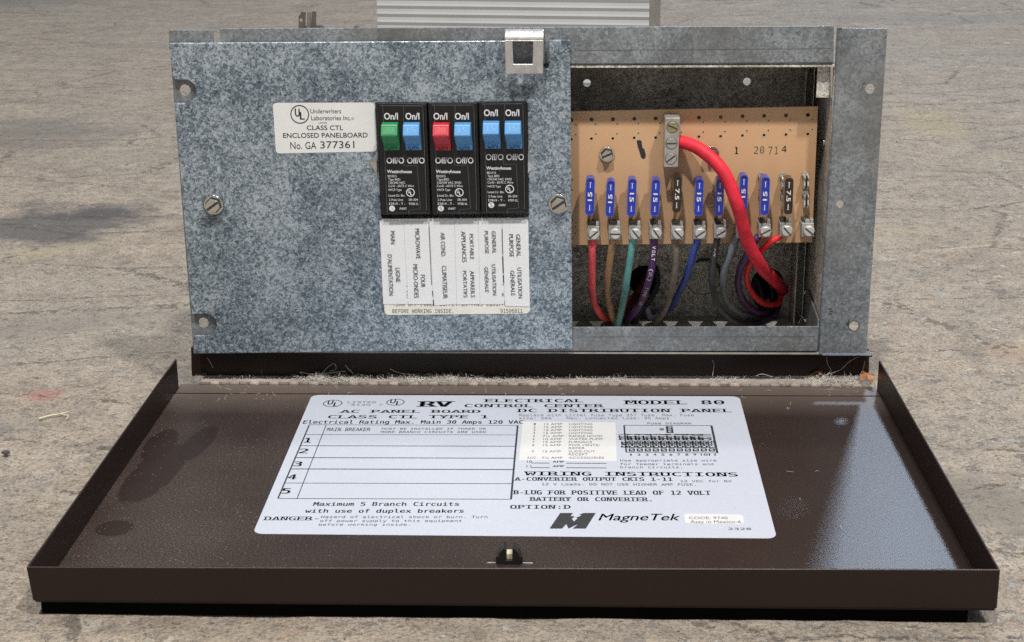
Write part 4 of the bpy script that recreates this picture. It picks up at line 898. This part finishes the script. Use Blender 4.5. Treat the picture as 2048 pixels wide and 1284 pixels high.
for i, (f, x0, x1, y0, y1, kind, t, down, lean, lab) in enumerate(fuses):
    pc, rc = ('fuseblue', 'fuserim') if kind == 'b' else ('fusebrown', 'fusebrim')
    w = 14 if i >= 1 else 10
    q = [Yp(*f(x0, y1), FY), Yp(*f(x1-w, y1), FY), Yp(*f(x1, y0), FY), Yp(*f(x0+w, y0), FY)]
    root = thing('blade_fuse', lab, 'fuse', sum(q, V())/4+V((0, .009, 0)), 'blade fuses on the tan board')
    b = MB(); n_ = rrect(q, .0016, 4); ins = [(v_-sum(q, V())/4)*.86+sum(q, V())/4+V((0, 0, 0)) for v_ in n_]
    ins = [V((v_.x, FY, v_.z)) for v_ in [sum(q, V())/4+V(((v_.x-(sum(q, V())/4).x)*.82, 0, (v_.z-(sum(q, V())/4).z)*.95)) for v_ in n_]]
    k = len(n_); dp = V((0, .0075, 0)); rec = V((0, .0005, 0))
    vs = n_+[v_+dp for v_ in n_]+ins+[v_+rec for v_ in ins]
    fs = [(j, (j+1) % k, (j+1) % k+k, j+k) for j in range(k)]+[tuple(range(k, 2*k))]
    b.add(vs, fs, pc)
    o = len(b.v)-len(vs)
    for j in range(k): b.f.append([o+j, o+(j+1) % k, o+2*k+(j+1) % k, o+2*k+j]); b.m.append(b.mi(rc)); b.sm.append(False)
    for j in range(k): b.f.append([o+2*k+j, o+2*k+(j+1) % k, o+3*k+(j+1) % k, o+3*k+j]); b.m.append(b.mi(pc)); b.sm.append(False)
    b.f.append([o+3*k+j for j in range(k)]); b.m.append(b.mi(pc)); b.sm.append(False)
    body = b.build('fuse_body', root)
    e = MB(); H = (q[3]-q[0]); H = V((H.x, 0, H.z)); Wd = (q[1].x-q[0].x); c = sum(q, V())/4; c.y = FY+.00035; hn = H.normalized(); wn_ = V((hn.z, 0, -hn.x))
    a_, z_ = (.17, -.17) if down else (-.17, .17)
    L2 = .135 if t == '15' else .17
    if down: p0 = c+hn*H.length*L2*.9-wn_*Wd*.23; p1 = c-hn*H.length*L2*.9-wn_*Wd*.23; up_ = wn_*Wd*.46
    else: p0 = c-hn*H.length*L2*.9+wn_*Wd*.23; p1 = c+hn*H.length*L2*.9+wn_*Wd*.23; up_ = -wn_*Wd*.46
    text(e, t, p0, p1, up_, 'white', NF, SANS, .02, False, 0.)
    for s_ in (-1, 1):
        m0 = c+hn*H.length*.30*s_; e.line(m0-hn*.0014, m0+hn*.0014, .00036, NF, 'white')
        e.line(m0+hn*.0014*s_-wn_*.0005, m0+hn*.0014*s_+wn_*.0005, .00025, NF, 'white')
        for r_ in (-1, 1): e.line(m0+wn_*.0011*r_-hn*.0015, m0+wn_*.0011*r_-hn*.0002*r_, .0003, NF, rc)
    e.recalc = False; e.build('marking', body)
    b = MB()
    for s_ in (-1, 1):
        m0 = V((c.x, 0, c.z))+hn*H.length*.26*s_; b.box((m0.x-.0004, FY+.0074, m0.z-.0026), (m0.x+.0004, PY-.0022, m0.z+.0026), 'tin')
    b.build('blade', body)

# ================================================================= WIRES
def mat_wire(name, col, rough=.46, stripe=None):
    M[name] = mat_plain(name, col, .6 if name == 'cable_red' else rough, 0, .4, var=.38, vscale=85, bmp=.2)
for n_, c_ in (('wire_pink', (.72, .09, .10)), ('wire_tan', (.36, .22, .115)), ('wire_teal', (.12, .34, .32)), ('wire_purple', (.085, .03, .12)), ('wire_taupe', (.17, .14, .11)), ('wire_blue', (.045, .075, .30)), ('wire_black', (.035, .035, .035)), ('wire_grey', (.16, .175, .19)), ('wire_violet', (.075, .03, .10)), ('wire_red', (.66, .03, .035)), ('cable_red', (.70, .022, .045)), ('wire_maroon', (.10, .012, .014)), ('wire_lilac', (.36, .32, .40))): mat_wire(n_, c_)
def wpath(pts): return [Yp(*zk(x, y), Y) for x, y, Y in pts]
wires = [
 ('wire_pink', .0019, [(212, 96, .010), (206, 200, .010), (205, 350, .014), (208, 520, .022), (240, 630, .032), (300, 705, .042), (380, 700, .052), (470, 600, .058), (520, 500, .072)], 'pink-red insulated wire, first from the left, looping down to the round hole'),
 ('wire_tan', .0018, [(362, 96, .010), (350, 200, .012), (328, 370, .018), (325, 520, .026), (345, 640, .034), (385, 740, .042), (470, 760, .052)], 'tan insulated wire between the pink and the teal wire'),
 ('wire_teal', .0018, [(517, 96, .010), (502, 200, .010), (475, 380, .014), (448, 550, .022), (405, 740, .036), (380, 790, .044)], 'teal green insulated wire crossing the left round hole'),
 ('wire_purple', .0019, [(677, 96, .010), (672, 200, .010), (657, 330, .012), (622, 470, .018), (570, 600, .028), (505, 690, .040), (430, 750, .050)], 'purple insulated wire with white printed lettering'),
 ('wire_taupe', .0017, [(836, 96, .010), (842, 230, .010), (832, 370, .013), (800, 530, .022), (755, 650, .034), (680, 745, .046), (620, 770, .054)], 'grey-brown insulated wire below the first dark brown fuse'),
 ('wire_blue', .0018, [(1012, 96, .010), (978, 200, .012), (935, 350, .018), (880, 480, .028), (820, 595, .040), (770, 660, .050), (690, 690, .057), (620, 650, .060)], 'blue insulated wire slanting down left from the sixth terminal'),
 ('wire_black', .0017, [(1156, 90, .010), (1132, 230, .010), (1115, 400, .012), (1140, 560, .018), (1200, 660, .026), (1300, 735, .036), (1440, 748, .046), (1545, 700, .054)], 'black insulated wire with worn white stripe in a wide low loop'),
 ('wire_grey', .0020, [(1310, 70, .011), (1265, 190, .012), (1210, 340, .016), (1200, 490, .022), (1235, 590, .030), (1320, 665, .042), (1420, 690, .052)], 'slate grey insulated wire beside the black striped wire'),
 ('wire_violet', .0019, [(1465, 85, .010), (1392, 210, .014), (1335, 320, .020), (1312, 440, .026), (1345, 560, .034), (1420, 640, .044), (1500, 665, .052), (1570, 645, .060)], 'violet insulated wire looping around the right round hole'),
 ('wire_red', .0016, [(1645, 80, .010), (1560, 130, .010), (1480, 200, .014), (1400, 300, .020), (1378, 400, .026), (1410, 500, .034), (1490, 585, .042), (1570, 605, .048), (1625, 585, .056), (1640, 500, .066)], 'thin red insulated wire curling into the right round hole')]
for name, r, pts, lab in wires:
    b = MB(); pp = b.tube(wpath(pts), r, name)
    o = tag(b.build('insulated_wire', loc=wpath(pts)[0]), lab, 'wire', 'wires below the fuse board')
    if name == 'wire_purple':
        e = MB(); tot = [0]
        for i in range(1, len(pp)): tot.append(tot[-1]+(pp[i]-pp[i-1]).length)
        def onp(s):
            for i in range(1, len(pp)):
                if tot[i] >= s: t = (s-tot[i-1])/(tot[i]-tot[i-1]); return pp[i-1].lerp(pp[i], t), (pp[i]-pp[i-1]).normalized()
            return pp[-1], (pp[-1]-pp[-2]).normalized()
        s = .004
        for ch in 'VOLT  (UL)  TYPE  OR  ':
            if ch != ' ':
                c, d = onp(s); vw = (CAM-c).normalized(); side = d.cross(vw).normalized(); vw = side.cross(d).normalized()
                if side.x < 0: side = -side
                base = c+vw*(r+.00012)-side*.0008; text(e, ch, base, base+d*.0016, side*.0017, 'hair' if s > .02 else 'white', vw, SANS, .02, False, 0.)
            s += .0021
        e.recalc = False; e.build('print', o)
    if name == 'wire_black':
        e = MB()
        for i in range(4, 24):
            a, c = pp[i], pp[i+1]; vw = (CAM-a).normalized(); sd = (c-a).cross(vw).normalized()
            for k_ in range(3):
                a2 = a.lerp(c, k_/3); c2 = a.lerp(c, (k_+random.uniform(.5, .9))/3); off = vw*(r+.00006)-sd*(.0001+random.uniform(-.0003, .0003))
                e.line(a2+off, c2+off, random.uniform(.0004, .0010), vw, 'tin')
        e.recalc = False; e.build('stripe', o)
b = MB(); pth = [Yp(x, y, Y) for x, y, Y in ((1350, 284, PY-.004), (1372, 286, PY-.006), (1405, 302, PY-.011), (1446, 342, PY-.016), (1474, 408, PY-.018), (1494, 478, PY-.012), (1520, 530, .012), (1544, 555, .034), (1562, 575, .058), (1568, 588, .075))]
b.tube(pth, .0034, 'cable_red', 20)
tag(b.build('battery_cable', loc=pth[0]), 'thick bright red cable arching from the screw lug down into the box', 'cable')
b = MB(); b.tube([Yp(*zk(x, y), Y) for x, y, Y in ((650, 300, .072), (600, 420, .066), (540, 540, .060), (490, 640, .050), (440, 700, .044))], .0022, 'wire_maroon')
tag(b.build('insulated_wire', loc=Yp(*zk(600, 420), .066)), 'dark maroon wire in shadow inside the left round hole', 'wire')
b = MB(); b.tube([Yp(*zk(x, y), Y) for x, y, Y in ((1420, 330, .078), (1500, 400, .072), (1560, 480, .066), (1570, 560, .064), (1520, 640, .070))], .0018, 'blackrub')
b.tube([Yp(*zk(x, y), Y) for x, y, Y in ((1440, 480, .078), (1480, 560, .072), (1540, 540, .070), (1590, 440, .074))], .0018, 'blackrub')
tag(b.build('insulated_wire', loc=Yp(*zk(1500, 400), .07)), 'black wire bundle end seen through the right round hole', 'wire')

for pts, r_, m_, lab_ in (([(560, 640, .058), (600, 590, .056), (625, 640, .052), (650, 700, .05), (700, 690, .054), (730, 640, .06)], .0017, 'wire_lilac', 'pale lilac wire loop on the box floor behind the purple wire'),
        ([(1420, 400, .066), (1450, 560, .058), (1530, 640, .056), (1600, 600, .06), (1610, 480, .068)], .0017, 'blackrub', 'glossy black wire curled inside the right round hole'),
        ([(640, 250, .07), (690, 340, .062), (700, 450, .058), (650, 560, .054), (560, 680, .05), (520, 760, .048)], .0016, 'wire_black', 'dusty black wire behind the purple wire, coming out of the left round hole'),
        ([(1330, 660, .058), (1400, 725, .050), (1500, 735, .050), (1590, 690, .056), (1620, 600, .064)], .0016, 'wire_violet', 'dark violet wire lying lowest at the right, under the black striped wire'),
        ([(1400, 340, .068), (1460, 440, .062), (1500, 560, .058), (1480, 640, .062)], .0015, 'blackrub', 'thin black wire crossing the right round hole'),
        ([(1000, 280, .0605), (1045, 262, .0600), (1120, 270, .0598), (1165, 320, .0596), (1180, 420, .06)], .0007, 'blackrub', 'very thin black lead curving above the middle knockout')):
    b = MB(); b.tube(wpath(pts), r_, m_); tag(b.build('insulated_wire', loc=wpath(pts)[0]), lab_, 'wire')

# ================================================================= THINGS BEHIND
b = MB(); A0 = Yp(752, 33, .165); rr_ = ray(1298, 40); A1 = CAM+rr_*((A0.z-CAM.z)/rr_.z)
dx_ = (A1-A0); dx_.z = 0; ux = dx_.normalized(); back = V((-ux.y, ux.x, 0)); Ld = dx_.length
pitch = 15.6/FPX*(A0-CAM).length*1.02; prof = []; z = FZ; 
ztop = A0.z+.030
zz = A0.z-pitch*round((A0.z-FZ)/pitch)+.0
prof.append((0, FZ-.001)); z = zz+pitch
while z < ztop:
    prof += [(-.0002, z-pitch*.10), (-.0007, z+pitch*.30), (-.0004, z+pitch*.55)]; z += pitch
prof += [(0, ztop), (.045, ztop), (.045, FZ-.001)]
base = V((A0.x, A0.y, 0))
poly = [base+back*(y_+.0026)+EZ*z_ for y_, z_ in prof]
b.prism(poly, ux*Ld, 'alu')
heat = thing('aluminium_housing', 'ribbed bare aluminium housing standing upright behind the steel box', 'metal housing', base+back*.02+ux*Ld*.5+EZ*FZ)
b.build('ribbed_body', heat, bevel=.0004)
b = MB(); b.prism([base+ux*Ld+back*.002+EZ*FZ, base+ux*(Ld+.0035)+back*.003+EZ*FZ, base+ux*(Ld+.0035)+back*.040+EZ*FZ, base+ux*Ld+back*.040+EZ*FZ], EZ*(ztop-FZ-.001), 'plugl')  # shadow side of the housing, its shade set as a darker grey
b.build('shaded_end', heat, bevel=.0004)
# plug with upright blades behind the top flange
PB = .038
plug = thing('power_plug', 'black power plug on top of the box with metal blades sticking up', 'plug', V((Yp(615, 57, PB).x, PB+.008, zt+.0011)))
b = MB()
c0 = Yp(587, 57, PB); c1 = Yp(640, 57, PB); b.box((c0.x, PB-.003, zt+.0011), (c1.x, PB+.018, c0.z-.0006), 'blackrub'); b.box((Yp(704, 56, PB).x, PB, zt+.0011), (Yp(716, 56, PB).x, PB+.008, Yp(710, 54.5, PB).z), 'blackrub')
b.build('plug_body', plug, bevel=.0015, seg=3)
b = MB()
q = [Yp(597, 60, PB), Yp(610, 60, PB), Yp(611, 24, PB), Yp(602, 22, PB), Yp(600, 30, PB), Yp(597, 31, PB)]
b.plate(q, [circ(Yp(602, 40, PB), EX, EZ, .0009, 10)], (0, PB, 0), EX, EZ, .0014, 'plugm'); b.build('blade', plug, bevel=.0003)
b = MB()
q = [Yp(622, 60, PB), Yp(631, 60, PB), Yp(632, 24, PB), Yp(629, 21, PB), Yp(624, 24, PB)]
b.plate(q, [], (0, PB, 0), EX, EZ, .002, 'plugm'); q = [Yp(613, 60, PB+.002), Yp(622, 60, PB+.002), Yp(623, 22, PB+.002), Yp(614, 24, PB+.002)]; b.plate(q, [], (0, PB+.002, 0), EX, EZ, .001, 'plugl')
b.build('blade', plug, bevel=.0003)

# ================================================================= LINT, DRY LEAVES
b = MB(); rnd = random.Random(3)
def hair(c, L, r, curl, lift=.6):
    p_ = V(c); d = V((rnd.gauss(0, 1), rnd.gauss(0, .6), abs(rnd.gauss(0, lift)))).normalized(); pts = [p_.copy()]
    for k_ in range(6):
        d = (d+V((rnd.gauss(0, curl), rnd.gauss(0, curl), rnd.gauss(0, curl)-.08))).normalized(); p_ = p_+d*L/6
        if p_.z < .0006: p_.z = .0006+rnd.random()*.0003; d.z = abs(d.z)
        pts.append(p_.copy())
    b.tube(pts, r, 'hair', 3, False, 1)
for x0, x1, n_, zz_, sp_ in ((615, 720, 330, .0026, 2.2), (700, 860, 300, .0016, 2.), (860, 960, 300, .0026, 2.), (960, 1180, 190, .0012, 1.8), (1180, 1250, 90, .0016, 2), (1430, 1470, 60, .0014, 1.4), (1610, 1720, 300, .0030, 2.2), (400, 620, 60, .0008, 1.5), (1250, 1640, 90, .0007, 1.5)):
    cl = [(rnd.uniform(x0, x1), rnd.uniform(6, 22)) for _ in range(6)]
    for _ in range(int(n_*2.0)):
        k_ = rnd.choice(cl); x = rnd.uniform(x0, x1) if rnd.random() < .25 else rnd.gauss(k_[0], k_[1])
        c = Zp(x, 757, .001); hair((c.x, min(HY-.0012, .0042+rnd.gauss(0, .0028)), .0008+abs(rnd.gauss(0, zz_*.38))), rnd.uniform(.0012, .0045), rnd.uniform(.00005, .00010), .8)
for _ in range(70):
    c = Zp(rnd.uniform(420, 1720), rnd.uniform(768, 1120) if rnd.random() < .25 else rnd.uniform(766, 800), .001); hair((c.x, c.y, .0006), rnd.uniform(.0015, .005), .00006, .5, .1)
# long single hairs
for pts in ([(1655, 748), (1662, 740), (1655, 728), (1653, 712)], [(1645, 752), (1680, 740), (1700, 722), (1730, 708), (1745, 705)], [(1425, 752), (1428, 730), (1424, 720)], [(1512, 752), (1525, 748), (1545, 754)], [(640, 752), (655, 735), (668, 727), (672, 738), (660, 742)], [(600, 744), (630, 748), (690, 742)], [(690, 730), (705, 746)], [(1720, 750), (1727, 735), (1729, 722)], [(415, 716), (420, 724), (426, 735)], [(780, 738), (800, 746), (830, 750)]):
    b.tube([Yp(x, y, .006) for x, y in pts], .00012, 'hair', 4, False, 4)
lint = b.build('dust_lint', loc=(0, .004, .001)); lint['kind'] = 'stuff'; lint['label'] = 'grey fluffy lint and hairs lying along the piano hinge'
def leaf(pts, lab, Z=.0035):
    b = MB(); c = sum((Zp(x, y, Z) for x, y in pts), V())/len(pts)
    ring = [Zp(x, y, Z)*1+V((0, 0, rnd.uniform(-.0012, .0018))) for x, y in pts]; n_ = len(ring); mid = c+V((0, 0, .0022))
    th = V((0, 0, -.0003)); vs = ring+[mid]+[v_+th for v_ in ring]+[mid+th]
    fs = [(i, (i+1) % n_, n_) for i in range(n_)]+[(n_+1+(i+1) % n_, n_+1+i, 2*n_+1) for i in range(n_)]+[(i, i+n_+1, (i+1) % n_+n_+1, (i+1) % n_) for i in range(n_)]
    b.add(vs, fs, 'leaf'); b.tube([ring[0], mid, ring[n_//2]], .00025, 'leaf', 5)
    return tag(b.build('dried_leaf', loc=c), lab, 'leaf', 'dry leaf scraps on the hinge')
leaf([(1620, 750), (1632, 741), (1645, 738), (1650, 733), (1656, 732), (1652, 742), (1645, 748), (1640, 755), (1634, 749)], 'orange-brown dry leaf scrap on the hinge, the left of two')
leaf([(1720, 758), (1722, 744), (1730, 748), (1740, 746), (1745, 753), (1749, 762), (1742, 763), (1733, 756), (1727, 762)], 'curled orange dry leaf scrap at the right end of the hinge')
# ================================================================= LOOSE BITS ON THE FLOOR
M['grit1'] = mat_plain('pale_grit', (.50, .46, .38), .8); M['grit2'] = mat_plain('dark_grit', (.13, .12, .11), .8); M['grit3'] = mat_plain('tan_grit', (.36, .28, .20), .8)
b = MB(); r3 = random.Random(11)
for _ in range(2600):
    x = r3.uniform(-.46, .46); y = r3.uniform(-.36, .8)
    if -.225 < x < .218 and -.262 < y < .09: continue
    r = min(.0016, .0002+r3.expovariate(1/.00022)); c = V((x, y, FZ-.0011)); sub = []
    ax = [V((r3.uniform(.6, 1.3)*r, 0, 0)), V((0, r3.uniform(.6, 1.3)*r, 0)), V((0, 0, r3.uniform(.5, .9)*r))]
    q = Matrix.Rotation(r3.uniform(0, 3), 3, 'Z')
    pts_ = [c+q@(ax[0]*a*r3.uniform(.8, 1.1)+ax[1]*d*r3.uniform(.8, 1.1)+ax[2]*e) for a, d, e in ((1, 0, 0), (.3, .9, .1), (-.8, .5, 0), (-.7, -.6, .1), (.4, -.9, 0), (.1, .1, 1), (-.2, .1, .8))]
    b.add(pts_+[c-V((0, 0, r*.5))], [(0, 1, 5), (1, 2, 6, 5), (2, 3, 6), (3, 4, 5, 6), (4, 0, 5), (1, 0, 7), (2, 1, 7), (3, 2, 7), (4, 3, 7), (0, 4, 7)], r3.choice(['grit1', 'grit1', 'grit2', 'grit3', 'grit3']))
g_ = b.build('floor_grit', loc=(0, 0, FZ)); g_['kind'] = 'stuff'; g_['label'] = 'loose sand grains and concrete crumbs scattered over the floor'
G_ = lambda x, y: Zp(x, y, FZ)+V((0, 0, .0002))
b = MB(); b.tube([G_(78, 838), G_(100, 832), G_(118, 829), G_(138, 824)], [.0006, .0003], 'creamplastic', 6); b.tube([G_(118, 829)+V((0, 0, .0003)), G_(136, 832), G_(133, 839)], .0003, 'creamplastic', 6)
tag(b.build('wood_splinter', loc=G_(108, 831)), 'pale forked splinter lying on the floor left of the brown door', 'splinter')
b = MB(); a_ = [G_(2, 908), G_(8, 904), G_(18, 904), G_(21, 907), G_(12, 911)]; b.prism(a_, (0, 0, .0009), 'slot'); tag(b.build('seed_husk', loc=a_[1], bevel=.0003), 'small dark flat husk on the floor at the left picture edge', 'husk')
print('objects', len(bpy.data.objects))
